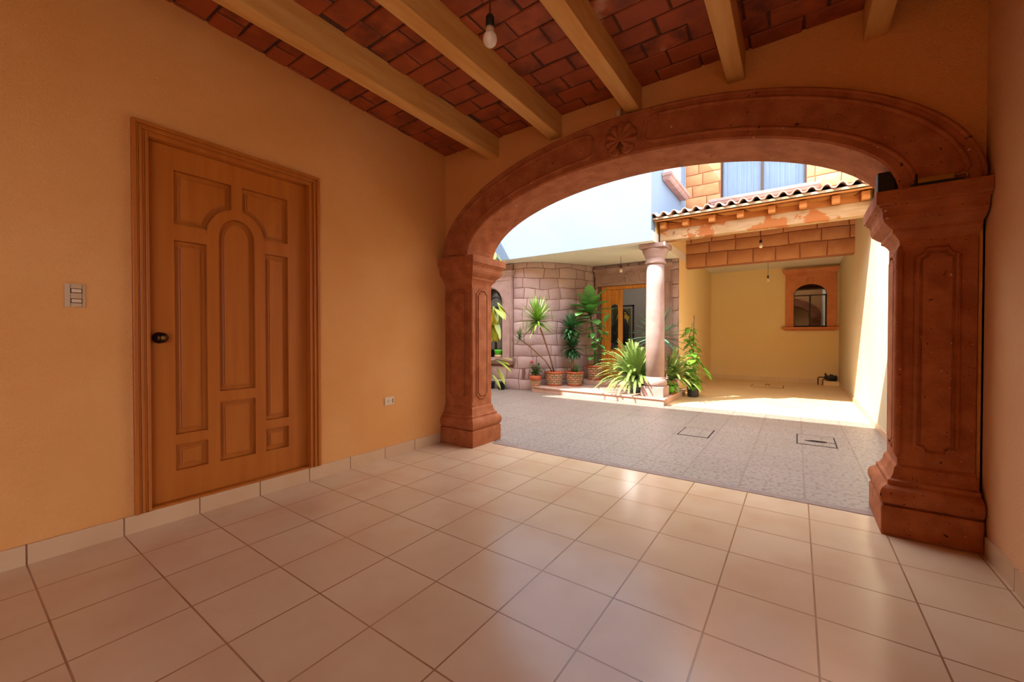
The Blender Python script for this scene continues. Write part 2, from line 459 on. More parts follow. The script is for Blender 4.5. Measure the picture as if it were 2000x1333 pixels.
# ------------------------------------------------------------------ pillars and arch
def notched(u0, u1, v0, v1, n, k=4):
    """rectangle with concave quarter-round corners"""
    P = []
    for (cu, cv, a0) in ((u0, v0, 90), (u1, v0, 180), (u1, v1, 270), (u0, v1, 0)):
        for i in range(k + 1):
            a = math.radians(a0 - 90 * i / k)
            P.append((cu + n * math.cos(a), cv + n * math.sin(a)))
    return P
def pillar(name, label, x0, x1, y0, y1, sides, faces):
    t = thing(name, label, 'pillar', ((x0 + x1) / 2, (y0 + y1) / 2, 0))
    b = MB().rect_loft(x0, x1, y0, y1, [(.075, 0), (.075, .165)], sides)
    pb = b.build('plinth', CANTERA, t, bevel=.006)
    prof = [(.06, .166), (.07, .172)] + [(.052 + .03 * math.cos(a), .222 + .052 * math.sin(a)) for a in [math.radians(-70 + 20 * i) for i in range(8)]] + \
           [(.045, .283), (.045, .305), (.03, .312), (.018, .34), (.012, .375), (0, .39)]
    MB().rect_loft(x0, x1, y0, y1, prof, sides).build('base_moulding', CANTERA, t, bevel=.003)
    s = MB().rect_loft(x0, x1, y0, y1, [(0, .388), (0, 1.672)], sides).build('shaft', CANTERA, t, bevel=.004)
    cap = [(0, 1.655), (.006, 1.67), (.02, 1.69), (.034, 1.70), (.034, 1.722), (.042, 1.726), (.052, 1.735), (.074, 1.76), (.082, 1.785), (.082, 1.81),
           (.088, 1.834), (.099, 1.837), (.099, 1.85), (.113, 1.853), (.113, 1.925)]
    MB().rect_loft(x0, x1, y0, y1, cap, sides).build('capital', CANTERA, t, bevel=.003)
    pm = MB(); tb = MB()
    for f in faces:
        if f == '-y': u0, u1 = x0, x1
        else: u0, u1 = y0, y1
        g = .072
        for mb_, inset, dep in ((pm, .022, .012),):
            P = notched(u0 + g + inset, u1 - g - inset, .47 + inset, 1.60 - inset, .03)
            if f == '-y': mb_.prism(P, -dep, .01, FY(y0))
            elif f == '+x': mb_.prism(P, -.01, dep, FX(x1))
            elif f == '-x': mb_.prism(P, -dep, .01, FX(x0))
        P = notched(u0 + g, u1 - g, .47, 1.60, .04)
        if f == '-y': Q = [(u, y0, v) for u, v in P]
        elif f == '+x': Q = [(x1, u, v) for u, v in P]
        else: Q = [(x0, u, v) for u, v in P]
        tb.tube(Q, .012, 6, closed=True)
    pm.build('raised_panel', CANTERA, t, bevel=.006)
    tb.build('panel_bead', CANTERA, t)
    cb = MB()
    for (cx_, cy_) in ([(x1, y0)] if '+x' in faces else [(x0, y0)]):
        cb.tube([(cx_, cy_, .43), (cx_, cy_, .46), (cx_, cy_, 1.6), (cx_, cy_, 1.63)], [.004, .019, .019, .004], 10)
    cb.build('corner_bead', CANTERA, t)
    return t
pillar('stone_pillar', 'carved quarry stone pillar under the left end of the arch', LX + .002, -2.712, 3.15, 3.47, (0, 1, 1, 1), ('-y', '+x'))
pillar('stone_pillar', 'carved quarry stone pillar beside the right garage wall', .47, .776, 3.15, 3.47, (1, .2, 1, 1), ('-y', '-x'))

arch = thing('stone_arch', 'wide carved quarry stone arch spanning the two pillars', 'arch', (ACX, 3.3, 1.925))
m = MB()
R = []
YA, YB = 3.095, 3.53
for k in range(NA + 1):
    th = math.pi * k / NA
    i0, o0 = ell(th, 0), ell(th, 1)
    ic = ell(th, .04)
    R.append([(i0[0], YA + .012, i0[2]), (ic[0], YA, ic[2]), (ell(th, .96)[0], YA, ell(th, .96)[2]), (o0[0], YA + .012, o0[2]), (o0[0], YB, o0[2]), (i0[0], YB, i0[2])])
base = len(m.v)
m.ring_loft(R, True, True, False)
# voussoir ring; keep outer part inside the garage width
m.v = [(min(max(x, LX + .002), RX - .004), y, z) for x, y, z in m.v]
o = m.build('arch_ring', CANTERA, arch)
for p in o.data.polygons: p.use_smooth = False
tb = MB(); pn = MB()
def arch_panel(t0, t1, ua, ub, n=22):
    P = []; nt = .09; dt = (t1 - t0)
    e = .028
    for k in range(n + 1): P.append((t0 + dt * (.03 + .94 * k / n), ua))
    P += [(t1 - e * .3, ua + .06), (t1, ua + .12), (t1, ub - .12), (t1 - e * .3, ub - .06)]
    for k in range(n + 1): P.append((t1 - dt * (.03 + .94 * k / n), ub))
    P += [(t0 + e * .3, ub - .06), (t0, ub - .12), (t0, ua + .12), (t0 + e * .3, ua + .06)]
    return P
for t0, t1 in ((math.radians(3), math.radians(84)), (math.radians(97.5), math.radians(177))):
    P = arch_panel(t0, t1, .2, .8)
    tb.tube([(min(max(ell(t, u)[0], LX + .02), RX - .02), YA, ell(t, u)[2]) for t, u in P], .014, 6, closed=True)
tb.build('panel_bead', CANTERA, arch)
# outer rim bead
MB().tube([(min(max(ell(math.pi * k / NA, .96)[0], LX + .02), RX - .02), YA, ell(math.pi * k / NA, .96)[2]) for k in range(NA + 1)], .012, 6).build('rim_bead', CANTERA, arch)

def shell_mesh(cx_, cy_, cz_, r, dep, lobes=9):
    """scallop shell relief facing -Y, two scrolls at the foot"""
    m = MB(); n = lobes * 8
    rings = []
    for ri in range(9):
        f = ri / 8.0
        ring = []
        for k in range(n + 1):
            a = math.radians(-62) + math.radians(304) * k / n
            ph = (k / n) * lobes
            lob = abs(math.sin(math.pi * ph))
            rad = r * f * (.88 + .12 * lob ** .5)
            d = dep * ((1 - f ** 2.2) * .55 + .12) + dep * .6 * lob ** .7 * f * (1 - .55 * f ** 3)
            ring.append((cx_ + rad * math.cos(a), cy_ - d, cz_ - r * .18 * (1 - f) + rad * math.sin(a)))
        rings.append(ring)
    rings.append([(p[0], cy_ + .004, p[2]) for p in rings[-1]])
    m.ring_loft(rings, False, False, True)
    return m
def scroll_mesh(cx_, cy_, cz_, r, sg):
    m = MB()
    P = []
    for k in range(26):
        a = math.radians(90) + sg * math.radians(20 * k); q = r * (1 - .03 * k)
        P.append((cx_ + q * math.cos(a), cy_ - .004 - .0006 * k, cz_ + q * math.sin(a)))
    m.tube(P, [.011 - .0002 * k for k in range(26)], 7)
    m.ball((cx_, cy_, cz_), (r * .9, .018, r * .9), 14, 8)
    return m
sh = shell_mesh(-1.132, YA + .002, 2.652, .132, .06).build('shell_ornament', CANTERA, arch)
for s_, dx in ((1, -.042), (-1, .045)):
    scroll_mesh(-1.132 + dx, YA - .018, 2.56, .036, s_).build('scroll', CANTERA, sh)

# things on the right pillar's ledge
m = MB().box(.372, 3.12, 1.926, .448, 3.2, 2.055)
pb = tag(m.build('black_box', BLACK, bevel=.004), 'small black box standing on the ledge of the right pillar', 'box')
lt = thing('door_latch', 'dull brass slide bolt lying on the right pillar ledge', 'latch', (.58, 3.06, 1.926))
MB().box(.50, 3.055, 1.926, .70, 3.085, 1.942).build('latch_plate', BLACK, lt, bevel=.002)
m = MB(); m.prism([(.525, 1.944), (.665, 1.944), (.665, 1.972), (.525, 1.972)], -.012, .012, FY(3.068)); m.build('bolt_bar', BRASS, lt, bevel=.003)
MB().box(.518, 3.05, 1.926, .524, 3.086, 1.995).build('catch', BRONZE, lt)
MB().tube([(.664, 3.068, 1.962), (.70, 3.068, 1.966), (.712, 3.068, 1.962), (.712, 3.068, 1.942)], .006, 8).build('bolt_hook', BRASS, lt)

sb = thing('sensor_box', 'tiny beige sensor box fixed just above the arch shell', 'sensor', (-1.167, 3.13, 2.88))
MB().box(-1.19, 3.125, 2.838, -1.146, 3.16, 2.925).build('housing', PLAST, sb, bevel=.006)
MB().box(-1.182, 3.118, 2.846, -1.154, 3.128, 2.9).build('lens', PLAST2, sb, bevel=.003)

# ------------------------------------------------------------------ garage door on the left wall
dr = thing('door_1', 'varnished wooden door with arched centre panel in the left wall', 'door', (LX, 1.195, .1), kind='structure')
D0, D1, DZ0, DZ1 = .723, 1.668, .10, 2.278
fm = MB()
def cas(o0, o1, dep):
    fm.box(LX - .0, D0 - o1, DZ0, LX + dep, D0 - o0, DZ1 + o1)
    fm.box(LX - .0, D1 + o0, DZ0, LX + dep, D1 + o1, DZ1 + o1)
    fm.box(LX - .0, D0 - o0, DZ1 + o0, LX + dep, D1 + o0, DZ1 + o1)
cas(.056, .076, .03); cas(.044, .056, .02); cas(.03, .044, .025); cas(.016, .03, .013); cas(0, .016, .018)
fm.box(LX - .09, D0 - .014, DZ0, LX, D0, DZ1 + .014); fm.box(LX - .09, D1, DZ0, LX, D1 + .012, DZ1 + .007); fm.box(LX - .09, D0, DZ1, LX, D1, DZ1 + .007)
fm.build('door_frame', WOODD, dr, bevel=.003)
XF, XB = LX - .042, LX - .074           # leaf face, panel bed
lm = MB()
def lb(y0, y1, z0, z1): lm.box(XB - .012, y0, z0, XF, y1, z1)
a0, a1 = 1.02, 1.372; ac = 1.196; i0_, i1_ = 1.088, 1.304; zs = 1.775
S0, S1 = .853, 1.532
lb(D0 + .002, S0, DZ0 + .012, DZ1 - .002); lb(S1, D1 - .002, DZ0 + .012, DZ1 - .002)
lb(S0, S1, 2.14, DZ1 - .002); lb(S0, S1, DZ0 + .012, .287)
lb(a0, i0_, .287, zs); lb(i1_, a1, .287, zs)
lb(1.163, 1.229, 1.96, 2.14)
lb(S0, a0, 1.712, 1.81); lb(a1, S1, 1.712, 1.81)
lb(S0, a0, .447, .511); lb(a1, S1, .447, .511)
lb(i0_, i1_, .684, .755)
lm.box(XB - .03, D0 + .004, DZ0 + .014, XB, D1 - .004, DZ1 - .004)
ro_y, ro_z, ri_y, ri_z = (a1 - a0) / 2, .2, (i1_ - i0_) / 2, .135
K = 16
for k in range(K):
    t0, t1 = math.pi * k / K, math.pi * (k + 1) / K
    q = [(ac + ro_y * math.cos(t0), zs + ro_z * math.sin(t0)), (ac + ro_y * math.cos(t1), zs + ro_z * math.sin(t1)),
         (ac + ri_y * math.cos(t1), zs + ri_z * math.sin(t1)), (ac + ri_y * math.cos(t0), zs + ri_z * math.sin(t0))]
    lm.prism(q, 0, XF - XB + .014, FX(XB - .012))
leaf = lm.build('door_leaf', WOODD, dr)
def field(fn):
    m = MB()
    for mar, d0, d1 in ((.0, 0, .002), (.026, 0, .010), (.036, .0, .017)):
        m.prism(fn(mar), -.004, d1, FX(XB))
    return m.build('panel', WOODD, leaf, bevel=.0025)
def rectp(y0, y1, z0, z1): return lambda k: [(y0 + k, z0 + k), (y1 - k, z0 + k), (y1 - k, z1 - k), (y0 + k, z1 - k)]
def archp(y0, y1, z0):
    def f(k):
        P = [(y0 + k, z0 + k), (y1 - k, z0 + k)]
        for i in range(K + 1):
            t = math.pi * i / K
            P.append((ac + (ri_y - k) * math.cos(t), zs + (ri_z - k) * math.sin(t)))
        return P
    return f
def cornerp(sg):
    ys, ye = (S0, 1.163) if sg < 0 else (S1, 1.229)
    def f(k):
        yy, ye_ = ys - sg * k, ye + sg * k
        zb, zt = 1.81 + k, 2.14 - k
        ry, rz = ro_y + k, ro_z + k
        def on(y): return zs + rz * math.sqrt(max(0, 1 - ((y - ac) / ry) ** 2))
        yb = ac + sg * ry * math.sqrt(max(0, 1 - ((zb - zs) / rz) ** 2))
        P = [(yy, zb), (yy, zt), (ye_, zt)]
        for i in range(9):
            y = ye_ + (yb - ye_) * (i / 8) ** .8 if i else ye_
            P.append((y, max(on(y), zb) if i < 8 else zb))
        return P
    return f
for fn in (rectp(S0, a0, .511, 1.712), rectp(a1, S1, .511, 1.712), rectp(S0, a0, .287, .447), rectp(a1, S1, .287, .447),
           rectp(i0_, i1_, .287, .684), archp(i0_, i1_, .755), cornerp(-1), cornerp(1)):
    field(fn)
kn = MB()
def latheX(mb, prof, y, z, x, seg=18):
    rings = [[(x + d, y + r * math.cos(2 * math.pi * k / seg), z + r * math.sin(2 * math.pi * k / seg)) for k in range(seg)] for r, d in prof]
    mb.ring_loft(rings, True, True, True)
latheX(kn, [(.034, 0), (.034, .006), (.026, .012), (.016, .016), (.014, .032), (.022, .038), (.029, .05), (.03, .062), (.025, .07), (.012, .072)], .776, 1.11, XF)
k_o = kn.build('knob', BRONZE, leaf); k_o['label'] = 'dark bronze round knob'
kk = MB(); latheX(kk, [(.011, 0), (.011, .003)], .776, 1.11, XF + .072); kk.box(XF + .074, .7745, 1.102, XF + .076, .7775, 1.118); kk.build('keyhole', BRASS, leaf)
MB().box(LX - .06, D0, DZ0 - .002, LX + .004, D1, DZ0 + .01).build('threshold', WOODD, dr)

# ------------------------------------------------------------------ switch and socket on the left wall
sw = thing('light_switch', 'beige two button light switch on the wall left of the door', 'switch', (LX, .427, 1.33))
m = MB()
P = [(.386, 0), (.388, .006), (.4, .012), (.414, .014), (.448, .014), (.46, .011), (.467, .003), (.467, 0)]
m.prism([(y, d) for y, d in P], 1.272, 1.392, lambda u, v, a: (LX + v, u, a)); m.build('cover_plate', PLAST, sw, bevel=.001)
for z in (1.356, 1.304):
    MB().box(LX + .013, .409, z - .012, LX + .0148, .449, z + .012).build('button_recess', SLOT, sw)
    MB().box(LX + .013, .411, z - .009, LX + .02, .447, z + .009).build('button', PLAST2, sw, bevel=.002)
for y in (.408, .45): MB().box(LX + .013, y - .0006, 1.274, LX + .0146, y + .0006, 1.39).build('seam', SLOT, sw)
so = thing('power_socket', 'small beige power socket low on the wall right of the door', 'socket', (LX, 2.416, .52))
MB().box(LX, 2.364, .482, LX + .009, 2.468, .556).build('cover_plate', PLAST2, so, bevel=.003)
MB().box(LX + .008, 2.39, .498, LX + .0115, 2.448, .54).build('socket_face', PLAST2, so, bevel=.001)
for (y, z) in ((2.398, .519), (2.408, .526), (2.408, .512), (2.428, .519)):
    MB().box(LX + .0112, y - .002, z - .003, LX + .0122, y + .002, z + .003).build('pin_hole', SLOT, so)
MB().box(LX + .009, 2.45, .498, LX + .012, 2.455, .54).build('side_slot', SLOT, so)

# ------------------------------------------------------------------ pendant bulbs
def bulb(x, y, zt, zs_, label, r=.031):
    """zt: ceiling, zs_: socket top"""
    t = thing('pendant_bulb', label, 'light bulb', (x, y, zs_), 'bare bulbs hanging on cords')
    m = MB()
    for q in (-1, 1):
        m.tube([(x + q * .0028 * math.cos(k * .9), y + q * .0028 * math.sin(k * .9), zs_ - .004 + (zt - zs_ + .004) * k / 24) for k in range(25)], .0022, 6)
    m.build('cord', WIREM, t)
    MB().lathe([(.006, 0), (.014, -.004), (.019, -.014), (.0195, -.045), (.018, -.052), (.0165, -.056)], (x, y, zs_), 18).build('socket', BLACK, t)
    MB().lathe([(.0165, -.055), (.018, -.06), (.018, -.072), (.0165, -.078)], (x, y, zs_), 18).build('collar', BULBC, t)
    prof = [(.0165, -.077)] + [(r * math.sin(math.radians(a)), -.078 - r * .82 - r * 1.12 * math.cos(math.radians(180 - a)) * -1 * -1) for a in ()]
    for i in range(11):
        a = math.radians(32 + (178 - 32) * i / 10)
        prof.append((max(r * math.sin(a), .001), -.077 - r * .93 + r * 1.1 * math.cos(a)))
    MB().lathe(prof, (x, y, zs_), 20).build('bulb', BULB, t)
    return t
bulb(-1.10, 1.40, CZ, 2.515, 'white bulb on a twisted cord below the garage ceiling beams')

# ------------------------------------------------------------------ patio: ground, boundary walls
m = MB().box(-7.2, 3.39, -.12, RX + .3, 6.86, 0).box(-7.2, 6.86, -.12, -1.75, 8.46, 0)
struct(m, 'floor_patio', PATIO, 'textured grey pressed tile floor of the sunlit patio', 'floor')
m = MB().box(-1.75, 6.86, -.12, RX + .3, 8.46, 0).box(-2.1, 8.46, -.12, RX + .3, 12.3, 0)
struct(m, 'floor_carport', CARP, 'smooth yellow tile floor of the carport at the back', 'floor')
m = MB().box(-2.6, 3.34, -.01, .4, 3.41, .004)
struct(m, 'trim_1', mat('grey_pink_sill', (150, 126, 114), (136, 112, 102), scale=12, rough=.6), 'narrow pinkish sill strip between garage tiles and patio', 'sill', bevel=.002)
m = MB().box(RX - .01, FY1 - .03, 0, RX + .25, 12.1, 3.3)
struct(m, 'wall_side', CREAM, 'long cream plaster boundary wall of the patio on the right', 'wall')
struct(MB().box(RX - .024, 3.56, 0, RX - .01, 12.03, .085), 'baseboard_side', SKIRT, 'tile skirting along the cream boundary wall', 'baseboard')
struct(MB().box(-6.5, FY1 - .03, 0, -6.3, 9.2, 5.3), 'wall_boundary', CREAM, 'tall plaster wall closing the patio on the far left', 'wall')
struct(MB().box(-30, -30, -.3, 30, 30, -.121), 'ground', ASPH, 'concrete ground around the house', 'ground')

# carport
CY = 12.03; CL = -1.9
struct(MB().box(CL - .2, CY, 0, RX + .25, CY + .2, 3.1), 'wall_carport', YEL, 'yellow plaster back wall of the carport holding the stone framed window', 'wall')
struct(MB().box(CL - .1, 8.405, 0, CL, CY, 2.65).box(CL - .2, 6.83, 2.78, CL - .01, 8.98, 3.16).box(CL - .14, 8.98, 2.65, CL, CY, 3.1), 'wall_carport_left', YEL, 'yellow plaster wall between carport and front door', 'wall')
struct(MB().box(CL, 9.2, 2.80, RX - .01, CY, 3.0), 'ceiling_carport', OFFW, 'white painted ceiling of the carport', 'ceiling')
struct(MB().box(CL, CY - .013, 0, RX - .03, CY, .10), 'baseboard_back', CARP, 'yellow tile skirting along the carport back wall', 'baseboard')
struct(MB().box(CL, 8.5, 0, CL + .013, CY - .02, .10), 'baseboard_carport_left', CARP, 'yellow tile skirting along the carport left wall', 'baseboard')

# ------------------------------------------------------------------ block masonry
def arc_path(P):
    P = [Vector((p[0], p[1], 0)) for p in P]
    S = [0.0]
    for i in range(1, len(P)): S.append(S[-1] + (P[i] - P[i - 1]).length)
    def at(s):
        s = min(max(s, 0), S[-1])
        for i in range(1, len(P)):
            if s <= S[i] + 1e-9:
                f = (s - S[i - 1]) / max(S[i] - S[i - 1], 1e-9)
                p = P[i - 1].lerp(P[i], f); t = (P[i] - P[i - 1]).normalized()
                return p, t
    return at, S[-1]
def masonry(mb, path, rows, wmin, wmax, seed, holes=(), gap=.008, dep=.016, jit=.012, segl=.12, flip=1):
    """stone blocks on a wall following path; outward normal is to the right of travel * flip"""
    at, LT = arc_path(path); r = random.Random(seed)
    def zr(ri, sv):
        if ri == 0 or ri == len(rows) - 1: return rows[ri]
        return rows[ri] + jit * (mnoise.noise(Vector((sv * 1.7 + seed, ri * 7.3, 0))) * 1.5 + .35 * math.sin(sv * 9 + ri * 2))
    slant = {}
    for ri in range(len(rows) - 1):
        z0, z1 = rows[ri], rows[ri + 1]
        s = -r.uniform(0, wmin)
        while s < LT:
            w = r.uniform(wmin, wmax); a, b = max(s, 0), min(s + w, LT); s += w
            if LT - b < wmin * .35: b = LT; s = LT
            parts = [(a, b)]
            for (h0, h1, hz0, hz1) in holes:
                if z0 < hz1 - .02 and z1 > hz0 + .02:
                    np_ = []
                    for (p, q) in parts:
                        if q <= h0 or p >= h1: np_.append((p, q)); continue
                        if p < h0: np_.append((p, h0))
                        if q > h1: np_.append((h1, q))
                    parts = np_
            for (a, b) in parts:
                if b - a < .04: continue
                n = max(1, int((b - a) / segl))
                d0 = dep * r.uniform(.8, 1.15)
                front = []; 
                def pt(sv, z, d):
                    p, t = at(sv); nr = Vector((t.y, -t.x, 0)) * flip
                    q = p + nr * d
                    return (q.x, q.y, z)
                rb, rf, rt = [], [], []
                sl0, sl1 = slant.get((ri, round(a, 3)), 0), r.uniform(-jit, jit) * .5
                slant[(ri, round(b, 3))] = sl1
                bot = [(a + gap - sl0 + (b - a - 2 * gap + sl0 - sl1) * k / n, zr(ri, a + (b - a) * k / n) + gap) for k in range(n + 1)]
                top = [(a + gap + sl0 + (b - a - 2 * gap - sl0 + sl1) * k / n, zr(ri + 1, a + (b - a) * k / n) - gap) for k in range(n, -1, -1)]
                loop = bot + top
                c_s, c_z = (a + b) / 2, (z0 + z1) / 2
                ins = .006
                r0 = [pt(sv, z, -.004) for sv, z in loop]
                r1 = [pt(sv, z, d0 - .005) for sv, z in loop]
                r2 = [pt(sv + (ins if sv < c_s - .01 else (-ins if sv > c_s + .01 else 0)), z + (ins if z < c_z else -ins), d0) for sv, z in loop]
                base = len(mb.v)
                mb.ring_loft([r0, r1, r2], True, False, False)
                k0 = len(mb.v) - len(loop)
                for k in range(n):
                    mb.f.append((k0 + k, k0 + k + 1, k0 + 2 * n - k, k0 + 2 * n + 1 - k)); mb.sm.append(True)

# entrance tower: straight left part, then convex curve to the door wall
PATHW = [(-6.3, 7.0), (-5.6, 7.0), (-5.1, 7.0), (-4.85, 7.01), (-4.66, 7.04), (-4.47, 7.12), (-4.3, 7.25), (-4.15, 7.41), (-4.01, 7.6), (-3.885, 7.82), (-3.78, 8.05), (-3.70, 8.28), (-3.68, 8.42)]
SOF = 2.65
m = MB()
inner = [(x, y + .25) for x, y in reversed(PATHW)]
HW0, HW1, HZ0, HZ1 = -5.8, -5.12, .70, 2.16      # arched window hole in the straight part
poly_curve = [(-5.1, 7.0)] + PATHW[3:] + [(-3.9, 8.42), (-4.2, 7.75), (-4.6, 7.35), (-5.1, 7.25)]
m.prism(poly_curve, 0, SOF, FZ(0))
m.box(-6.3, 7.0, 0, HW0, 7.25, SOF).box(HW0, 7.0, 0, -5.1, 7.25, HZ0).box(HW0, 7.0, HZ1, -5.1, 7.25, SOF).box(HW1, 7.0, HZ0, -5.1, 7.25, HZ1)
wt = struct(m, 'wall_tower', PINKD, 'curved wall of irregular pink quarry blocks behind the potted plants', 'wall')
rows = [0, .22, .46, .70, .93, 1.17, 1.41, 1.66, 1.90, 2.12, 2.33, 2.52, SOF]
m = MB(); masonry(m, PATHW, rows, .22, .44, 11, holes=((.25, 1.42, .56, 2.66),), gap=.005, jit=.03, dep=.009)
m.build('stone_blocks', PINK, wt)
# door wall
DW = 8.40; DWR = -1.905
DX0, DX1, DTZ = -3.52, -2.16, 2.2; ST2 = .205
m = MB().box(-3.72, DW, 0, DX0, DW + .2, SOF).box(DX1, DW, 0, DWR, DW + .2, SOF).box(DX0, DW, DTZ, DX1, DW + .2, SOF).box(DX0, DW, 0, DX1, DW + .2, ST2)
wd = struct(m, 'wall_entrance', PINKD, 'pink stone block wall around the honey wood front door', 'wall')
m = MB(); masonry(m, [(-3.70, DW), (DWR, DW)], [.2, .5, .78, 1.06, 1.33, 1.6, 1.87, 2.15, 2.42, 2.56, SOF], .2, .42, 5, holes=((.1, 1.62, 0, 2.56),), gap=.006, dep=.01, jit=.025)
m.build('stone_blocks', PINK, wd)

# carved lintel and pilasters round the front door
sd = thing('door_surround', 'carved pink stone surround over the front door with a round medallion', 'door surround', (-2.85, DW, 0))
m = MB(); m.box(DX0 - .1, DW - .06, DTZ, DX1 + .1, DW, DTZ + .29)
m.build('lintel', PINKC, sd, bevel=.006)
m = MB().rect_loft(DX0 - .09, DX1 + .09, DW - .055, DW - .002, [(.0, DTZ + .285), (.012, DTZ + .29), (.02, DTZ + .31), (.05, DTZ + .335), (.058, DTZ + .345), (.058, DTZ + .37)], (1, 1, 1, 0))
m.build('cornice', PINKC, sd, bevel=.003)
m = MB()
for (a, b) in ((DX0 + .0, -3.02), (-2.66, DX1)):
    m.tube([(u, DW - .061, v) for u, v in notched(a, b, DTZ + .05, DTZ + .24, .035)], .009, 6, closed=True)
m.build('panel_bead', PINKC, sd)
md = shell_mesh(-2.86, DW - .062, DTZ + .145, .125, .03, 10).build('medallion', PINKC, sd)
MB().box(DX1 + .0, DW - .05, ST2, DX1 + .12, DW, DTZ).build('pilaster', PINKC, sd, bevel=.008)
m = MB().tube([(DX1 + .115, DW - .05, ST2 + .1), (DX1 + .115, DW - .05, DTZ)], .012, 6); m.build('pilaster_bead', PINKC, sd)

# front door
d2 = thing('door_2', 'honey coloured wooden front door standing open, with leaded glass side leaf', 'door', ((DX0 + DX1) / 2, DW + .08, ST2), kind='structure')
m = MB().box(DX0, DW + .03, ST2, DX0 + .11, DW + .14, DTZ).box(DX1 - .1, DW + .03, ST2, DX1, DW + .14, DTZ).box(DX0 + .11, DW + .03, DTZ - .075, DX1 - .1, DW + .14, DTZ)
m.build('door_frame', WOODE, d2, bevel=.008)
e0, e1, ez0, ez1 = DX0 + .115, DX0 + .455, ST2 + .012, DTZ - .08
yl = DW + .07
m = MB()
m.box(e0, yl, ez0, e0 + .075, yl + .04, ez1).box(e1 - .08, yl, ez0, e1, yl + .04, ez1).box(e1 - .035, yl - .02, ez0, e1, yl, ez1)
m.box(e0 + .075, yl, ez0, e1 - .08, yl + .04, .30).box(e0 + .075, yl, .74, e1 - .08, yl + .04, .82)
gx0, gx1 = e0 + .075, e1 - .08; gc = (gx0 + gx1) / 2; gr = (gx1 - gx0) / 2
m.box(gx0, yl, ez1 - .1, gx1, yl + .04, ez1).box(gx0, yl, 1.87, gx1, yl + .04, 1.9)
for k in range(10):      # spandrel above the round-headed glass
    t0, t1 = math.pi * k / 10, math.pi * (k + 1) / 10
    m.prism([(gc + gr * math.cos(t0), 1.73 + gr * math.sin(t0)), (gc + gr * math.cos(t0), 1.87), (gc + gr * math.cos(t1), 1.87), (gc + gr * math.cos(t1), 1.73 + gr * math.sin(t1))], 0, .04, FY(yl))
m.box(gx0, yl + .012, 1.89, gx1, yl + .03, ez1 - .09).box(gx0, yl + .012, .29, gx1, yl + .03, .75)
lf = m.build('side_leaf', WOODE, d2, bevel=.005)
m = MB()
for z0, z1 in ((.32, .72), (1.915, ez1 - .115)):
    m.box(gx0 + .018, yl + .004, z0, gx1 - .018, yl + .013, z1)
m.build('raised_panel', WOODE, lf, bevel=.008)
m = MB(); P = [(gx0, .83), (gx1, .83)] + [(gc + gr * math.cos(math.pi * k / 12), 1.73 + gr * math.sin(math.pi * k / 12)) for k in range(13)]
m.tube([(u, yl - .002, v) for u, v in P], .012, 6, closed=True); m.build('glazing_bead', WOODE, lf)
m = MB(); m.prism(P, 0, .006, FY(yl + .018)); m.build('leaded_pane', GLASSD, lf)
m = MB()
for zc_ in (1.48, 1.28, 1.08):
    for sg in (-1, 1):
        m.tube([(gc + sg * gr * .55 * math.sin(math.pi * k / 12), yl + .012, zc_ + .13 - .26 * k / 12) for k in range(13)], .006, 5)
        m.tube([(gc + sg * (gr - gr * .7 * math.sin(math.pi * k / 12)), yl + .012, zc_ + .02 - .26 * k / 12) for k in range(13)], .005, 5)
m.tube([(gc, yl + .012, 1.85), (gc, yl + .012, 1.6)], .005, 5); m.tube([(gc, yl + .012, .95), (gc, yl + .012, .83)], .005, 5)
m.build('lead_came', IRON, lf)
# room behind the front door
m = MB().box(-4.4, DW + .21, .1, CL - .145, 10.9, ST2).box(-4.4, 10.8, ST2, CL - .145, 10.95, SOF).box(-4.5, DW + .21, ST2, -4.4, 10.9, SOF)
m.box(CL - .15, DW + .21, ST2, CL - .142, 10.9, SOF).box(-4.4, DW + .2, SOF - .02, CL - .142, 10.9, SOF)
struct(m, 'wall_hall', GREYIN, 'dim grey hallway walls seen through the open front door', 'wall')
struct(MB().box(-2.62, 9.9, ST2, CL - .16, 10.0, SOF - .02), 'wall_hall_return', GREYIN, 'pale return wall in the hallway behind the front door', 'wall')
hall_d = bpy.data.lights.new('hall_fill_light', 'POINT'); hall_d.energy = 10; hall_d.shadow_soft_size = .12; hall_d.color = (1, .93, .85)  # unseen fill light, added to brighten the dark hallway
hall_o = bpy.data.objects.new('hall_fill_light', hall_d); COL.objects.link(hall_o); hall_o.location = (-3.2, 9.4, 2.45)
pc = thing('framed_picture', 'framed abstract picture in yellow and black hanging in the hallway', 'picture', (-3.78, 10.78, 1.4))
PXC, PZC = -3.92, 1.46
m = MB(); w, h = .34, .5
for a in ((-w, -h, w, -h + .04), (-w, h - .04, w, h), (-w, -h, -w + .04, h), (w - .04, -h, w, h)):
    m.box(PXC + a[0], 10.765, PZC + a[1], PXC + a[2], 10.8, PZC + a[3])
m.build('picture_frame', PDRK, pc)
MB().box(PXC - w + .03, 10.785, PZC - h + .03, PXC + w - .03, 10.795, PZC + h - .03).build('picture_mount', PAPER, pc)
MB().box(PXC - w + .08, 10.78, PZC - h + .09, PXC + w - .08, 10.79, PZC + h - .09).build('picture_ground', PGRN, pc)
m = MB(); P = [(PXC + .02 + .2 * math.cos(a) * (1 if math.sin(a) > 0 else .8), PZC + .1 + .26 * math.sin(a) * (1 if math.sin(a) > 0 else 1.5)) for a in [2 * math.pi * k / 28 for k in range(28)]]
m.prism(P, 0, .004, FY(10.777)); m.build('yellow_shape', PYEL, pc)
m = MB(); m.tube([(u, 10.776, v) for u, v in P[2:20]], .022, 5); m.tube([(PXC - .15, 10.776, PZC - .25), (PXC - .02, 10.776, PZC - .02), (PXC - .05, 10.776, PZC + .22)], .03, 5)
m.build('dark_line', PDRK, pc)
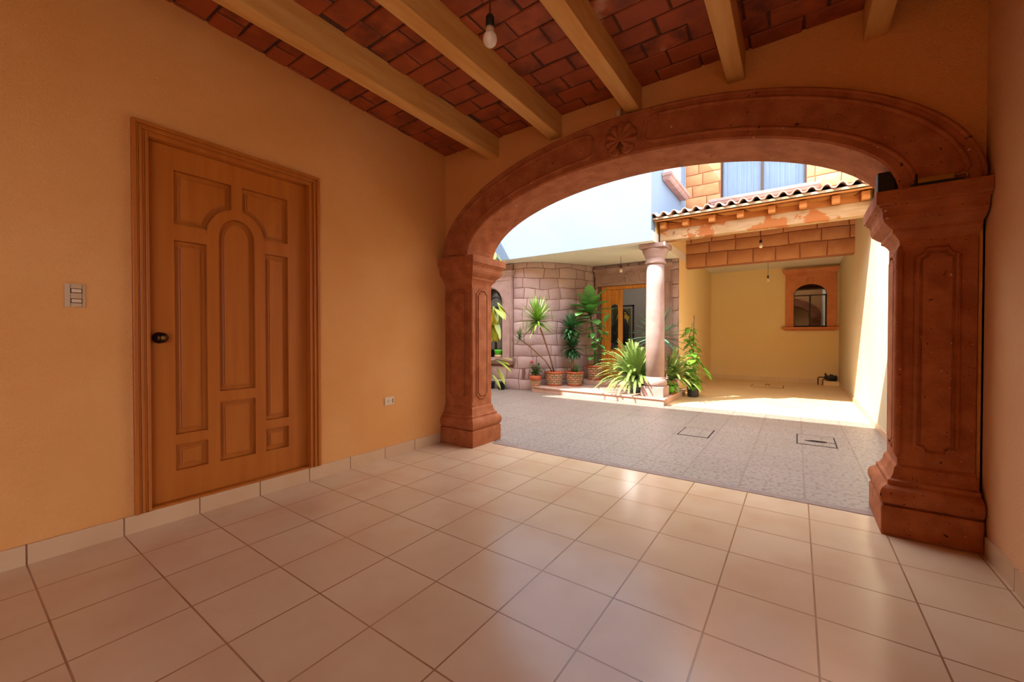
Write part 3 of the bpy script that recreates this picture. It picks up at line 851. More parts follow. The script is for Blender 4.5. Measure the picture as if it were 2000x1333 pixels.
# jacket on a hook
ck = thing('hanging_jacket', 'black jacket hanging in the hallway just inside the front door', 'jacket', (-3.6, 10.1, 1.3))
JX, JY = -3.70, 10.1
m = MB(); rr = random.Random(8); R = []
for i in range(9):
    f = i / 8; z = 1.62 - .72 * f
    wv = .06 + .12 * min(1, f * 2.4)
    R.append([(JX + wv * (1 + .12 * math.sin(5 * a + i)) * math.cos(a), JY + wv * .5 * (1 + .15 * math.sin(4 * a + 2 * i)) * math.sin(a), z) for a in [2 * math.pi * k / 20 for k in range(20)]])
m.ring_loft(R); m.build('jacket_body', CLOTH, ck)
for sg in (-1, 1):
    MB().tube([(JX + sg * .1, JY, 1.55), (JX + sg * .17, JY - .02, 1.35), (JX + sg * .16, JY - .04, 1.05), (JX + sg * .15, JY - .04, .95)], [.04, .06, .055, .05], 10).build('sleeve', CLOTH, ck)
m = MB().lathe([(.10, .78), (.11, .84), (.09, .9)], (JX, JY - .01, 0), 14); m.build('lining', CLOTHB, ck)
MB().tube([(JX, 10.1, 1.6), (JX, 10.12, 1.72), (JX, 10.3, 1.75)], .008, 6).build('hook', IRON, ck)
cs = thing('coat_stand', 'dark coat stand under the jacket in the hallway', 'coat stand', (JX, 10.32, ST2))
MB().lathe([(.16, 0), (.16, .02), (.025, .04), (.018, .1), (.018, 1.56), (.03, 1.6), (.005, 1.64)], (JX, 10.32, ST2), 16).build('post', IRON, cs)
for k in range(4):
    a = k * math.pi / 2 + .3
    MB().tube([(JX, 10.32, 1.68), (JX + .08 * math.cos(a), 10.32 + .08 * math.sin(a), 1.7), (JX + .13 * math.cos(a), 10.32 + .13 * math.sin(a), 1.78)], .01, 6).build('hook', IRON, cs)

# arched window of the tower, with stone surround
w1 = thing('window_1', 'arched iron window in carved pink stone surround half hidden by the left pillar', 'window', (-5.46, 7.0, .7), kind='structure')
wc = (HW0 + HW1) / 2; wr = (HW1 - HW0) / 2; wsp = HZ1 - wr - .0
m = MB(); so_ = .2
X0, X1 = HW0 - .22, HW1 + .235
m.box(X0, 6.93, .66, HW0, 7.0, 2.36).box(HW1, 6.93, .66, X1, 7.0, 2.36)
for k in range(14):
    t0, t1 = math.pi * k / 14, math.pi * (k + 1) / 14
    p, q = (wc + wr * math.cos(t0), wsp + wr * math.sin(t0)), (wc + wr * math.cos(t1), wsp + wr * math.sin(t1))
    m.prism([p, (p[0], 2.36), (q[0], 2.36), q], 0, .3, FY(6.93))
m.build('stone_surround', PINKC, w1)
m = MB().rect_loft(X0 + .01, X1 - .01, 6.94, 6.995, [(0, 2.355), (.014, 2.37), (.014, 2.385), (.03, 2.40), (.05, 2.44), (.06, 2.45), (.06, 2.49)], (1, 1, 1, 0)); m.build('cornice', PINKC, w1, bevel=.003)
MB().box(X0 - .0, 6.975, 2.49, X1, 7.0, 2.63).build('upper_stone', PINKC, w1, bevel=.004)
m = MB().rect_loft(X0 + .01, X1 - .01, 6.95, 6.995, [(0, .52), (.02, .53), (.05, .58), (.075, .6), (.075, .665)], (1, 1, 1, 0)); m.build('window_sill', PINKC, w1, bevel=.003)
m = MB().tube([(X1 - .03, 6.928, .68), (X1 - .03, 6.928, 2.3), (X0 + .03, 6.928, 2.3)], .012, 6)
m.tube([(wc + (wr + .03) * math.cos(math.pi * k / 14), 6.928, wsp + (wr + .03) * math.sin(math.pi * k / 14)) for k in range(15)], .012, 6)
m.build('surround_bead', PINKC, w1)
fr = MB(); PW = [(HW1, HZ0)] + [(wc + wr * math.cos(math.pi * k / 14), wsp + wr * math.sin(math.pi * k / 14)) for k in range(15)] + [(HW0, HZ0)]
fr.tube([(u, 7.14, v) for u, v in PW], .022, 6)
fr.box(HW0, 7.12, wsp - .1, HW1, 7.16, wsp - .05).box(wc - .016, 7.125, HZ0, wc + .016, 7.155, wsp - .1)
fr.box(HW0, 7.12, HZ0 - .0, HW1, 7.16, HZ0 + .03)
fr.tube([(HW1 - .05, 7.14, wsp - .05), (wc + .04, 7.14, HZ1 - .06)], .014, 6)
fr.tube([(wc + .2 * math.cos(a), 7.14, wsp - .06 + .22 * math.sin(a)) for a in [math.pi * k / 10 for k in range(11)]], .01, 6)
fr.build('window_frame', IRON, w1)
m = MB(); m.prism(PW, 0, .005, FY(7.15)); m.build('pane', GLASS, w1)
m = MB()
R = [[(HW0 - .02 + (HW1 - HW0 + .04) * k / 40, 7.3 + .018 * math.sin(k * 1.3), z) for k in range(41)] for z in (.66, 2.2)]
m.ring_loft(R, False, False, True); m.build('curtain', mat('grey_lace_curtain', (150, 156, 172), (120, 126, 142), scale=14, rough=.9), w1)
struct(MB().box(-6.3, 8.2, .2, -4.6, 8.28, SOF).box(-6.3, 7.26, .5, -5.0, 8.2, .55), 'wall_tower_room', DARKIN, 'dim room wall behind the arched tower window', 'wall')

# ------------------------------------------------------------------ steps, porch slab, column
st = thing('entrance_step', 'low pink stone step running round the front door porch', 'step', (-3, 7.3, 0))
poly = [(-4.47, 7.06), (-4.36, 6.93), (-4.0, 6.86), (-3.0, 6.82), (-1.74, 6.70), (-1.74, 8.2), (-1.88, 8.36), (-3.60, 8.36), (-3.66, 8.26), (-3.74, 8.05), (-3.84, 7.82), (-3.97, 7.59), (-4.11, 7.39), (-4.26, 7.22)]
m = MB(); m.prism([(x, y) for x, y in poly], 0, .092, FZ(0)); m.build('riser_block', STEPM, st, bevel=.004)
ed = [(-4.47, 7.02), (-4.34, 6.90), (-4.0, 6.83), (-3.0, 6.79), (-1.715, 6.67), (-1.715, 8.2), (-1.88, 8.36), (-3.60, 8.36), (-3.66, 8.26), (-3.74, 8.05), (-3.84, 7.82), (-3.97, 7.59), (-4.11, 7.39), (-4.26, 7.22)]
m = MB(); m.prism(ed, 0, .025, FZ(.092)); m.build('tread', STEPM, st, bevel=.008)
STZ = .117
m = MB(); m.prism([(-3.74, 7.98), (-3.64, 7.78), (-2.6, 7.70), (-1.95, 7.66), (-1.9, 8.36), (-3.62, 8.36)], 0, ST2 - STZ, FZ(STZ))
tag(m.build('door_step', STEPM, bevel=.008), 'upper pink stone step directly below the front door', 'step')

struct(MB().box(-7.2, 6.6, SOF, CL, 8.99, SOF + .16), 'ceiling_porch', OFFW, 'off white porch slab sheltering the front door', 'ceiling')
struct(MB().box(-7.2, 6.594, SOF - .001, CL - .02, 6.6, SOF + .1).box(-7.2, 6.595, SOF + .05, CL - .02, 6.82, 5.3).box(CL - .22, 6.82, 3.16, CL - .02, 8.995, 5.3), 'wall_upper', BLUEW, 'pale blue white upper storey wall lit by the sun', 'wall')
rs = MB().rect_loft(CL - .015, CL + .09, 7.25, 8.55, [(.0, 3.80), (.03, 3.83), (.03, 3.845), (.06, 3.87), (.06, 3.92)], (0, 1, 1, 1))
struct(rs, 'trim_2', PINKC, 'pink stone ledge projecting from the shaded upper wall', 'ledge', bevel=.004)
struct(MB().box(CL - .018, 7.3, 3.92, CL - .005, 8.5, 4.9), 'window_4', GLASSD if False else mat('white_window_board', (226, 228, 232), rough=.6), 'pale window panel above the pink ledge on the upper wall', 'window')

cl = thing('porch_column', 'round pink stone column on the corner of the entrance step', 'column', (-1.96, 6.99, STZ))
cx_, cy_ = -1.96, 6.99
MB().box(cx_ - .185, cy_ - .185, STZ, cx_ + .185, cy_ + .185, .285).build('plinth', PINKC, cl, bevel=.006)
MB().lathe([(.18, .285)] + [(.165 + .03 * math.cos(a), .345 + .055 * math.sin(a)) for a in [math.radians(-80 + 20 * k) for k in range(9)]] + [(.165, .41), (.16, .425), (.152, .44)], (cx_, cy_, 0), 36).build('base_moulding', PINKC, cl)
MB().lathe([(.150, .435), (.150, 1.2), (.144, 1.9), (.140, 2.33)], (cx_, cy_, 0), 40).build('shaft', PINKC, cl)
MB().lathe([(.14, 2.325), (.165, 2.33), (.168, 2.36), (.15, 2.375), (.15, 2.42), (.158, 2.43), (.17, 2.45), (.178, 2.48), (.19, 2.505), (.205, 2.53), (.21, 2.56), (.205, 2.575)], (cx_, cy_, 0), 40).build('capital', PINKC, cl)
MB().box(cx_ - .215, cy_ - .215, 2.575, cx_ + .215, cy_ + .215, SOF - .002).build('abacus', PINKC, cl, bevel=.005)

# ------------------------------------------------------------------ upper house facade over the carport
HY = 9.0
UX0, UX1, UZ0, UZ1 = -1.262, .118, 3.85, 5.0
m = MB().box(CL - .02, HY, 2.53, RX + .25, HY + .2, UZ0).box(CL - .02, HY, UZ0, UX0, HY + .2, 6.2).box(UX1, HY, UZ0, RX + .25, HY + .2, 6.2).box(UX0, HY, UZ1, UX1, HY + .2, 6.2)
wu = struct(m, 'wall_facade', ADOBED, 'ochre stone block facade above the carport with the curtained window', 'wall')
rows = [2.532, 2.80, 3.02] + [3.02 + .235 * k for k in range(1, 13)]
m = MB(); masonry(m, [(CL - .02, HY), (RX + .25, HY)], rows, .36, .5, 21, holes=((UX0 - CL + .02, UX1 - CL + .02, UZ0, UZ1),), gap=.007, dep=.014, jit=.01)
m.build('stone_blocks', ADOBE, wu)
w2 = thing('window_2', 'upstairs window with pale blue curtains above the tiled canopy', 'window', (-.57, HY, UZ0), kind='structure')
m = MB()
for (a, b) in ((UX0, UX0 + .03), (UX1 - .03, UX1), (-.59, -.54)): m.box(a, HY + .05, UZ0, b, HY + .1, UZ1)
m.box(UX0, HY + .05, UZ0, UX1, HY + .1, UZ0 + .03).box(UX0, HY + .05, UZ1 - .03, UX1, HY + .1, UZ1)
m.build('window_frame', ALU, w2)
m = MB().box(UX0, HY + .07, UZ0, UX1, HY + .075, UZ1); m.build('pane', GLASS, w2)
for c0, c1, ph in ((UX0 - .02, -.6, 0), (-.55, UX1 + .02, 2)):
    m = MB(); n = 70
    R = [[(c0 + (c1 - c0) * k / n, HY + .17 + .022 * math.sin(k * .75 + ph) + .012 * math.sin(k * .31), z) for k in range(n + 1)] for z in (UZ0 - .05, UZ1 + .05)]
    m.ring_loft(R, False, False, True); m.build('curtain', BLUEC, w2)
m = MB().rect_loft(UX0 - .13, UX1 + .14, HY - .14, HY - .015, [(0, 3.70), (.02, 3.71), (.04, 3.745), (.06, 3.755), (.06, 3.80), (.05, 3.81)], (1, 1, 1, 0))
m.build('window_sill', PINKC, w2, bevel=.004)
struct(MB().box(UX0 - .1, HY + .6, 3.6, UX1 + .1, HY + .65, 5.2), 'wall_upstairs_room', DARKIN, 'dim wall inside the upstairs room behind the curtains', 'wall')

# tiled canopy in front of the carport
cn = thing('tiled_canopy', 'small clay tile canopy on a weathered wooden beam before the carport', 'canopy', (-.56, 7.0, 2.66))
CX0, CX1 = -1.9, RX - .012
SL = .2
def cz_(y): return SL * (y - 6.72)
m = MB().box(CX0 + .03, 6.92, 2.685, CX1, 7.08, 2.865); m.build('beam', OLDW, cn, bevel=.01)
rx = [-1.80, -1.46, -1.08, -.70, -.31, .05, .40, .70]
for x in rx:
    m = MB(); m.prism([(6.80, 2.868), (6.90, 2.868), (8.98, 2.868 + cz_(8.98)), (8.98, 2.965 + cz_(8.98)), (6.80, 2.965)], 0, .085, FX(x - .04)); m.build('rafter', RAFT, cn, bevel=.006)
m = MB()
for i in range(9):
    ya = 6.70 + i * .25
    m.prism([(ya, 2.966 + cz_(ya)), (ya + .246, 2.966 + cz_(ya + .246)), (ya + .246, 2.984 + cz_(ya + .246)), (ya, 2.984 + cz_(ya))], 0, CX1 - CX0, FX(CX0))
m.build('roof_boards', RAFT, cn)
m = MB()
for i, x in enumerate(rx[:-1]):
    m.box(x + .045, 6.94, 2.866, rx[i + 1] - .045, 6.96, 2.955)
m.build('infill_board', RAFT, cn)
m = MB(); m.prism([(6.67, 2.985), (8.95, 2.99 + cz_(8.95)), (8.95, 3.03 + cz_(8.95)), (6.67, 3.02)], 0, CX1 - CX0 + .02, FX(CX0 - .02)); m.build('mortar_bed', MORG, cn, bevel=.006)
m = MB(); nx = 300; per = .157
for rowi in range(6):
    ya, yb = 6.63 + rowi * .4, 6.63 + rowi * .4 + .44
    yb = min(yb, 8.97)
    lift = .012 * 1
    top0, top1, bo0, bo1 = [], [], [], []
    for k in range(nx + 1):
        x = CX0 - .03 + (CX1 - CX0 + .03) * k / nx
        c = math.cos(2 * math.pi * (x - CX0) / per)
        wv = .03 * (abs(c) ** .7) * (1 if c > 0 else -1)
        z0 = 3.05 + wv + cz_(ya) + .014; z1 = 3.05 + wv + cz_(yb)
        top0.append((x, ya, z0 + .016)); top1.append((x, yb, z1 + .016)); bo1.append((x, yb, z1)); bo0.append((x, ya, z0))
    m.ring_loft([top0, top1, bo1, bo0, top0], False, False, True)
m.build('roof_tiles', ROOFT, cn)

bulb(-.512, 8.0, 3.2205, 2.74, 'clear bulb hanging behind the canopy beam in front of the stone lintel')
bulb(-2.78, 7.6, SOF, 2.48, 'bulb hanging under the porch slab before the front door')
bulb(-.532, 10.5, 2.80, 2.45, 'bulb on a long cord from the white carport ceiling')

# carport window
w3 = thing('window_3', 'arched sliding window in carved orange stone on the carport back wall', 'window', (.25, CY, 1.35), kind='structure')
A0, A1, V0, V1 = -.075, .565, 1.345, 2.36
vc = (A0 + A1) / 2; vr = (A1 - A0) / 2; vs_ = V1 - vr * .78
m = MB(); m.box(-.245, CY - .05, V0 - .01, A0, CY, 2.58).box(A1, CY - .05, V0 - .01, .745, CY, 2.58)
arcw = [(vc + vr * math.cos(math.pi * k / 16), vs_ + vr * .78 * math.sin(math.pi * k / 16)) for k in range(17)]
for k in range(16):
    p, q = arcw[k], arcw[k + 1]
    m.prism([p, (p[0], 2.58), (q[0], 2.58), q], 0, .05, FY(CY - .05))
m.build('stone_surround', ORST, w3)
m = MB().rect_loft(-.235, .715, CY - .045, CY - .002, [(0, 2.58), (.012, 2.59), (.02, 2.62), (.06, 2.66), (.075, 2.70), (.075, 2.735)], (1, 1, 1, 0)); m.build('cornice', ORST, w3, bevel=.004)
m = MB().rect_loft(-.24, .70, CY - .06, CY - .002, [(0, 1.25), (.02, 1.26), (.07, 1.29), (.085, 1.31), (.085, 1.335)], (1, 1, 1, 0)); m.build('window_sill', ORST, w3, bevel=.004)
shell_mesh(vc, CY - .05, 2.455, .085, .03, 8).build('shell_ornament', ORST, w3)
m = MB(); PW3 = [(A1, V0)] + arcw + [(A0, V0)]
m.tube([(u, CY - .012, v) for u, v in PW3], .014, 6, closed=True)
m.box(A0, CY - .022, vs_ - .03, A1, CY - .004, vs_).box(vc - .018, CY - .024, V0, vc + .018, CY - .004, vs_ - .02).box(A0, CY - .022, V0, A1, CY - .004, V0 + .025)
m.box(A1 - .035, CY - .022, V0, A1, CY - .004, vs_)
m.build('window_frame', ALU, w3)
m = MB(); m.prism(PW3, 0, .003, FY(CY - .012)); m.build('pane', glass_mat('dark_reflecting_glass', (.5, .46, .42, 1), .5), w3)
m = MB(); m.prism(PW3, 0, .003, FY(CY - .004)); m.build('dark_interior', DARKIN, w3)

# pump in the corner
pu = thing('water_pump', 'dark water pump with pipe standing on a low yellow plinth in the corner', 'pump', (.62, 11.72, .1))
MB().box(.50, 11.56, 0, RX - .026, 12.01, .10)
plo = tag(MB().box(.50, 11.56, 0, RX - .026, 12.0, .10).build('pump_plinth', YEL, bevel=.006), 'low yellow plinth in the carport corner under the pump', 'plinth')
def latheAx(mb, prof, x, y, z, seg=16):
    mb.ring_loft([[(x + d, y + r * math.cos(2 * math.pi * k / seg), z + r * math.sin(2 * math.pi * k / seg)) for k in range(seg)] for r, d in prof], True, True, True)
m = MB(); latheAx(m, [(.03, 0), (.05, .01), (.06, .03), (.06, .05), (.045, .07), (.045, .075)], .515, 11.72, .175); m.build('pump_head', PUMPM, pu)
m = MB(); latheAx(m, [(.05, .0), (.058, .01), (.058, .14), (.05, .15), (.03, .155)], .595, 11.72, .172)
for k in range(8): latheAx(m, [(.062, .02 + k * .015), (.062, .026 + k * .015)], .595, 11.72, .172)
m.build('motor', PUMPM, pu)
MB().box(.61, 11.69, .225, .67, 11.75, .25).build('terminal_box', PUMPM, pu, bevel=.004)
m = MB().tube([(.535, 11.72, .235), (.535, 11.72, .27)], .018, 8); m.build('outlet', PUMPM, pu)
MB().box(.56, 11.68, .1, .74, 11.76, .118).build('foot', PUMPM, pu)
m = MB().tube([(.52, 11.72, .175), (.42, 11.72, .175), (.40, 11.72, .16), (.40, 11.72, .0)], .013, 8); m.build('suction_pipe', PIPE, pu)
m = MB().tube([(.515, 11.69, .16), (.485, 11.66, .12), (.475, 11.64, .0)], .009, 8); m.build('drain_pipe', PIPE, pu)

# floor covers
def cover(x0, x1, y0, y1, label, fm_, handle):
    t = thing('floor_cover', label, 'floor cover', ((x0 + x1) / 2, (y0 + y1) / 2, 0))
    m = MB()
    for b in ((x0, y0, x1, y0 + .012), (x0, y1 - .012, x1, y1), (x0, y0, x0 + .012, y1), (x1 - .012, y0, x1, y1)):
        m.box(b[0], b[1], 0, b[2], b[3], .003)
    m.build('cover_frame', SLOT, t)
    MB().box(x0 + .012, y0 + .012, 0, x1 - .012, y1 - .012, .004).build('lid', fm_, t)
    if handle == 'slot':
        cx2, cy2 = (x0 + x1) / 2, (y0 + y1) / 2 - .06
        m = MB(); m.prism([(cx2 + .1 * math.cos(a), cy2 + .035 * math.sin(a)) for a in [2 * math.pi * k / 20 for k in range(20)]], 0, .003, FZ(.004)); m.build('grip_recess', SLOT, t)
        MB().tube([(cx2 - .09, cy2, .008), (cx2 - .03, cy2, .016), (cx2 + .08, cy2 + .01, .012)], .006, 8).build('grip_bar', METALG, t)
        m = MB()
        for k in range(3): m.box(cx2 + .11 + k * .018, cy2 - .02, .004, cx2 + .118 + k * .018, cy2 + .03, .0055)
        m.build('vent_slots', SLOT, t)
    elif handle == 'ring':
        cx2, cy2 = (x0 + x1) / 2, (y0 + y1) / 2
        MB().tube([(cx2 + .04 * math.cos(a), cy2, .012 + .03 * math.sin(a)) for a in [math.pi * k / 10 for k in range(11)]], .006, 8).build('grip_ring', BRONZE, t)
    return t
cover(-1.115, -.79, 4.86, 5.31, 'square plain floor cover in the middle of the patio', PATIO, None)
cover(.0, .34, 5.16, 5.66, 'square floor cover with a dark drain grip on the right of the patio', PATIO, 'slot')
cover(-.84, -.235, 10.42, 11.04, 'rectangular inspection cover with ring in the yellow carport floor', CARP, 'ring')

# ------------------------------------------------------------------ plants
def leaf(mb, base, d, length, width, droop=.3, fold=.15, n=5, up=Vector((0, 0, 1)), shape='lance'):
    d = Vector(d).normalized(); base = Vector(base)
    if blocked(base + d * length, .02): d = Vector((d.x + .7, d.y - 1.1, d.z)).normalized()
    side = d.cross(up)
    if side.length < .05: side = d.cross(Vector((1, 0, 0)))
    side.normalize(); nrm = side.cross(d).normalized()
    c, l, r = [], [], []
    p = base.copy(); step = length / n; dd = d.copy()
    for i in range(n + 1):
        f = i / n
        if shape == 'lance': w = width * (math.sin(math.pi * min(1, .06 + f * .94)) ** .75)
        elif shape == 'blade': w = width * (1 - f) ** .6 * (1 if f > .05 else .7)
        elif shape == 'heart': w = width * (math.sin(math.pi * (f ** .62)) if f > 0 else .1)
        else: w = width * math.sin(math.pi * f ** 1.25) ** .8 if f > 0 else 0
        w = max(w, .0015) * .5
        s2 = side
        n2 = s2.cross(dd).normalized()
        c.append(p.copy()); l.append(p - s2 * w + n2 * w * fold * 2); r.append(p + s2 * w + n2 * w * fold * 2)
        dd = (dd + Vector((0, 0, -1)) * droop * (1.0 / n)).normalized()
        p = p + dd * step
    vs = l + c + r; k = n + 1; fs = []
    for i in range(n):
        fs.append((i, i + 1, k + i + 1, k + i)); fs.append((k + i, k + i + 1, 2 * k + i + 1, 2 * k + i))
    mb.add(vs, fs, True)
def pot_mesh(x, y, z, rb, rt, h, rim=.02, seg=28):
    return MB().lathe([(rb * .98, 0), (rb, .004), (rb + .006, .02), (rb + .006, .03), (rb, .034), (rt - .012, h - rim * 2), (rt, h - rim * 1.9), (rt, h), (rt - .018, h), (rt - .022, h - .05)], (x, y, z), seg, caps=True)
def brick_pot(t, x, y, z, rb, rt, h, rows_=5, n=12):
    p = pot_mesh(x, y, z, rb, rt, h).build('pot', TERRA, t)
    m = MB(); z0, z1 = z + .036, z + h - .042
    m.lathe([(rb + (rt - .012 - rb) * f + .002, z0 + (z1 - z0) * f - z) for f in (0, 1)], (x, y, z), 28, caps=False); m.build('clad_joint', JOINTP, p)
    m = MB()
    for r in range(rows_):
        f0, f1 = r / rows_, (r + 1) / rows_
        for k in range(n):
            a0 = 2 * math.pi * (k + .5 * (r % 2)) / n + .03; a1 = a0 + 2 * math.pi / n - .06
            R = []
            for d in (0, .008):
                q = []
                for (f, a) in ((f0 + .08 / rows_, a0), (f0 + .08 / rows_, (a0 + a1) / 2), (f0 + .08 / rows_, a1), (f1 - .08 / rows_, a1), (f1 - .08 / rows_, (a0 + a1) / 2), (f1 - .08 / rows_, a0)):
                    rad = rb + (rt - .012 - rb) * f + d
                    q.append((x + rad * math.cos(a), y + rad * math.sin(a), z0 + (z1 - z0) * f))
                R.append(q)
            base = len(m.v); m.ring_loft(R, True, True, False)
    m.build('brick_cladding', CLAD, p)
    MB().lathe([(rt - .02, h - .03), (rt * .5, h - .022), (.01, h - .02)], (x, y, z), 20).build('soil', SOIL, t)
def blocked(p, mrg=.03):
    if p.y > 8.33 - mrg: return True
    if p.x < -1.76 and p.y > 8.3: return True
    best = None
    for i in range(1, len(PATHW)):
        a, b = Vector(PATHW[i - 1]), Vector(PATHW[i]); q = Vector((p.x, p.y)); ab = b - a
        f = min(1, max(0, (q - a).dot(ab) / ab.length_squared)); n = a + ab * f; dq = q - n
        sd = dq.dot(Vector((ab.y, -ab.x)).normalized())
        if best is None or dq.length < best[0]: best = (dq.length, sd)
    if best[1] < mrg: return True
    return (p.x + 1.96) ** 2 + (p.y - 6.99) ** 2 < .19 ** 2
def crown(mb, c, n, ln, wd, r, e0=-20, e1=85, droop=.4, shape='blade', fold=.15, nn=5):
    for i in range(n):
        az = i * 2.39996 + r.uniform(-.2, .2); f = (i + .5) / n
        el = math.radians(e0 + (e1 - e0) * f ** .9 + r.uniform(-6, 6))
        d = (math.cos(az) * math.cos(el), math.sin(az) * math.cos(el), math.sin(el))
        L_ = ln * r.uniform(.8, 1.1)
        if blocked(Vector(c) + Vector(d) * L_): L_ *= .5
        if blocked(Vector(c) + Vector(d) * L_): continue
        leaf(mb, Vector(c) + Vector(d) * .01 + Vector((0, 0, -.06 * (1 - f))), d, L_, wd * r.uniform(.85, 1.1), droop * r.uniform(.5, 1.3), fold, nn, shape=shape)

# 1: small red-flowered pot
r = random.Random(1)
PX1, PY1 = -4.33, 6.99
t = thing('potted_flower', 'small terracotta pot with a leafy red flowered plant at the step corner', 'potted plant', (PX1, PY1, STZ))
p = MB().lathe([(.085, 0), (.09, .01), (.105, .115), (.115, .12), (.125, .215), (.112, .215), (.11, .19)], (PX1, PY1, STZ), 24).build('pot', TERRA, t)
m = MB()
for rw in range(3):
    for k in range(11):
        a0 = 2 * math.pi * (k + .5 * (rw % 2)) / 11; a1 = a0 + .5; z0 = STZ + .014 + rw * .034
        R = []
        for d in (0, .006):
            R.append([(PX1 + (.092 + .004 * rw + d) * math.cos(a), PY1 + (.092 + .004 * rw + d) * math.sin(a), z) for a, z in ((a0, z0), (a1, z0), (a1, z0 + .028), (a0, z0 + .028))])
        m.ring_loft(R, True, True, False)
m.build('brick_cladding', CLAD, p)
MB().lathe([(.11, .19), (.05, .2), (.005, .2)], (PX1, PY1, STZ), 18).build('soil', SOIL, t)
m = MB(); fm2 = MB()
for i in range(16):
    a = i * 2.4; e = r.uniform(.5, 1.25); L_ = r.uniform(.16, .3)
    tip = Vector((PX1 + L_ * math.cos(a) * math.cos(e) * .9, PY1 + L_ * math.sin(a) * math.cos(e) * .9, STZ + .2 + L_ * math.sin(e)))
    m.tube([(PX1, PY1, STZ + .19), tip], [.006, .003], 5)
    for k in range(9):
        q = Vector((PX1, PY1, STZ + .19)).lerp(tip, .35 + .65 * k / 8); b = r.uniform(0, 6.28)
        leaf(fm2, q, (math.cos(b), math.sin(b), r.uniform(-.1, .6)), r.uniform(.06, .1), .035, .4, .1, 4)
m.build('stem', STEMG, t); fm2.build('foliage', L_BUSH, t)
m = MB()
for k in range(10):
    b = k * .63; leaf(m, (PX1 - .06, PY1 - .05, STZ + .47), (math.cos(b), math.sin(b), r.uniform(.1, 1)), .05, .04, .3, .2, 3)
m.ball((PX1 - .06, PY1 - .05, STZ + .48), .028, 8, 6); m.tube([(PX1, PY1, STZ + .2), (PX1 - .06, PY1 - .05, STZ + .47)], .004, 5)
m.build('flower', REDF, t)['label'] = 'red flower head'

# 2: dracaena
r = random.Random(2)
X2, Y2 = -4.03, 7.23
t = thing('potted_dracaena', 'tall two stemmed spiky lime dracaena in a brick clad pot by the curved wall', 'potted plant', (X2, Y2, STZ))
brick_pot(t, X2, Y2, STZ, .145, .188, .29)
c1, c2 = Vector((-4.05, 6.6, 1.42)), Vector((-4.40, 6.52, 1.07))
m = MB().tube([(X2, Y2, .36), (X2 - .01, Y2 - .16, .72), (X2 - .03, Y2 - .36, 1.08), c1], [.017, .016, .015, .014], 8)
m.tube([(X2 - .03, Y2, .36), (X2 - .11, Y2 - .16, .62), (X2 - .28, Y2 - .45, .9), c2], [.014, .013, .012, .01], 8)
m.build('stem', STEMB, t)
m = MB(); crown(m, c1 + Vector((0, 0, .02)), 110, .47, .04, r, -35, 88, .35, 'blade', .2); m.build('foliage', L_LIME, t)
m = MB(); crown(m, c2 + Vector((0, 0, .02)), 34, .22, .026, r, -20, 85, .3, 'blade', .2); m.build('small_crown', L_BUSH, t)

# 3: dark whorled plant
r = random.Random(3)
X3, Y3 = -3.69, 7.46
t = thing('potted_palm', 'thick stemmed plant with two dark leaf whorls in a brick clad pot', 'potted plant', (X3, Y3, STZ))
brick_pot(t, X3, Y3, STZ, .145, .188, .29)
m = MB().tube([(X3 - .04, Y3, .36), (X3 - .045, Y3 - .01, .62), (X3 - .06, Y3, .9), (X3 - .08, Y3, 1.25)], [.04, .034, .028, .02], 10); m.build('stem', STEMB, t)
m = MB(); crown(m, (X3 - .06, Y3, .90), 95, .27, .06, r, -50, 75, .5, 'lance', .12); m.build('lower_whorl', L_DARK, t)
m = MB(); crown(m, (X3 - .09, Y3, 1.30), 100, .29, .062, r, -50, 85, .5, 'lance', .12); m.build('upper_whorl', L_DARK, t)
m = MB(); crown(m, (X3 + .08, Y3 - .08, .42), 60, .18, .02, r, -10, 88, .5, 'blade', .15, 4); m.build('small_rosette', L_BUSH, t)

# 4: broad leaved fig
r = random.Random(4)
X4, Y4 = -3.47, 7.95
t = thing('potted_fig', 'tall plant with large broad green leaves in a brick clad pot beside the front door', 'potted plant', (X4, Y4, ST2))
brick_pot(t, X4, Y4, ST2, .14, .18, .31)
m = MB().tube([(X4, Y4, .48), (X4 + .01, Y4, .9), (X4 - .04, Y4 - .03, 1.3), (X4 - .1, Y4 - .05, 1.72)], [.02, .018, .016, .012], 8)
m.tube([(X4 + .04, Y4 + .02, .48), (X4 + .06, Y4, .8), (X4 + .16, Y4 - .04, 1.15), (X4 + .24, Y4 - .08, 1.4)], [.014, .012, .01, .007], 8)
m.build('stem', STEMG, t)
m = MB()
for i in range(18):
    a = -3.3 + 4.1 * ((i * .618) % 1); z = 1.44 + .34 * i / 18; e = -.05 + 1.15 * (i / 18)
    if i in (3,): continue
    leaf(m, (X4 - .08, Y4 - .05, z), (math.cos(a) * math.cos(e), math.sin(a) * math.cos(e), math.sin(e)), r.uniform(.42, .56), .25, .5, .12, 6)
leaf(m, (X4 - .08, Y4 - .06, 1.6), (-.8, -.55, .25), .6, .26, .5, .1, 6); leaf(m, (X4 - .08, Y4 - .06, 1.66), (-.6, -.8, .5), .55, .26, .5, .1, 6)
for i in range(34):
    a = i * 2.4; z = .62 + .85 * i / 34
    leaf(m, (X4 + r.uniform(-.02, .12), Y4 - .03, z), (math.cos(a), math.sin(a), r.uniform(-.2, .5)), r.uniform(.18, .32), r.uniform(.1, .16), .7, .12, 5)
leaf(m, (X4 - .03, Y4 - .04, 1.25), (-.85, -.5, -.1), .42, .17, .3, .1, 6)
leaf(m, (X4 + .2, Y4 - .08, 1.2), (.8, -.5, .2), .2, .14, .5, .1, 5); leaf(m, (X4 + .24, Y4 - .08, 1.4), (.6, -.2, .9), .24, .15, .3, .1, 5)
m.build('foliage', L_FIG, t)

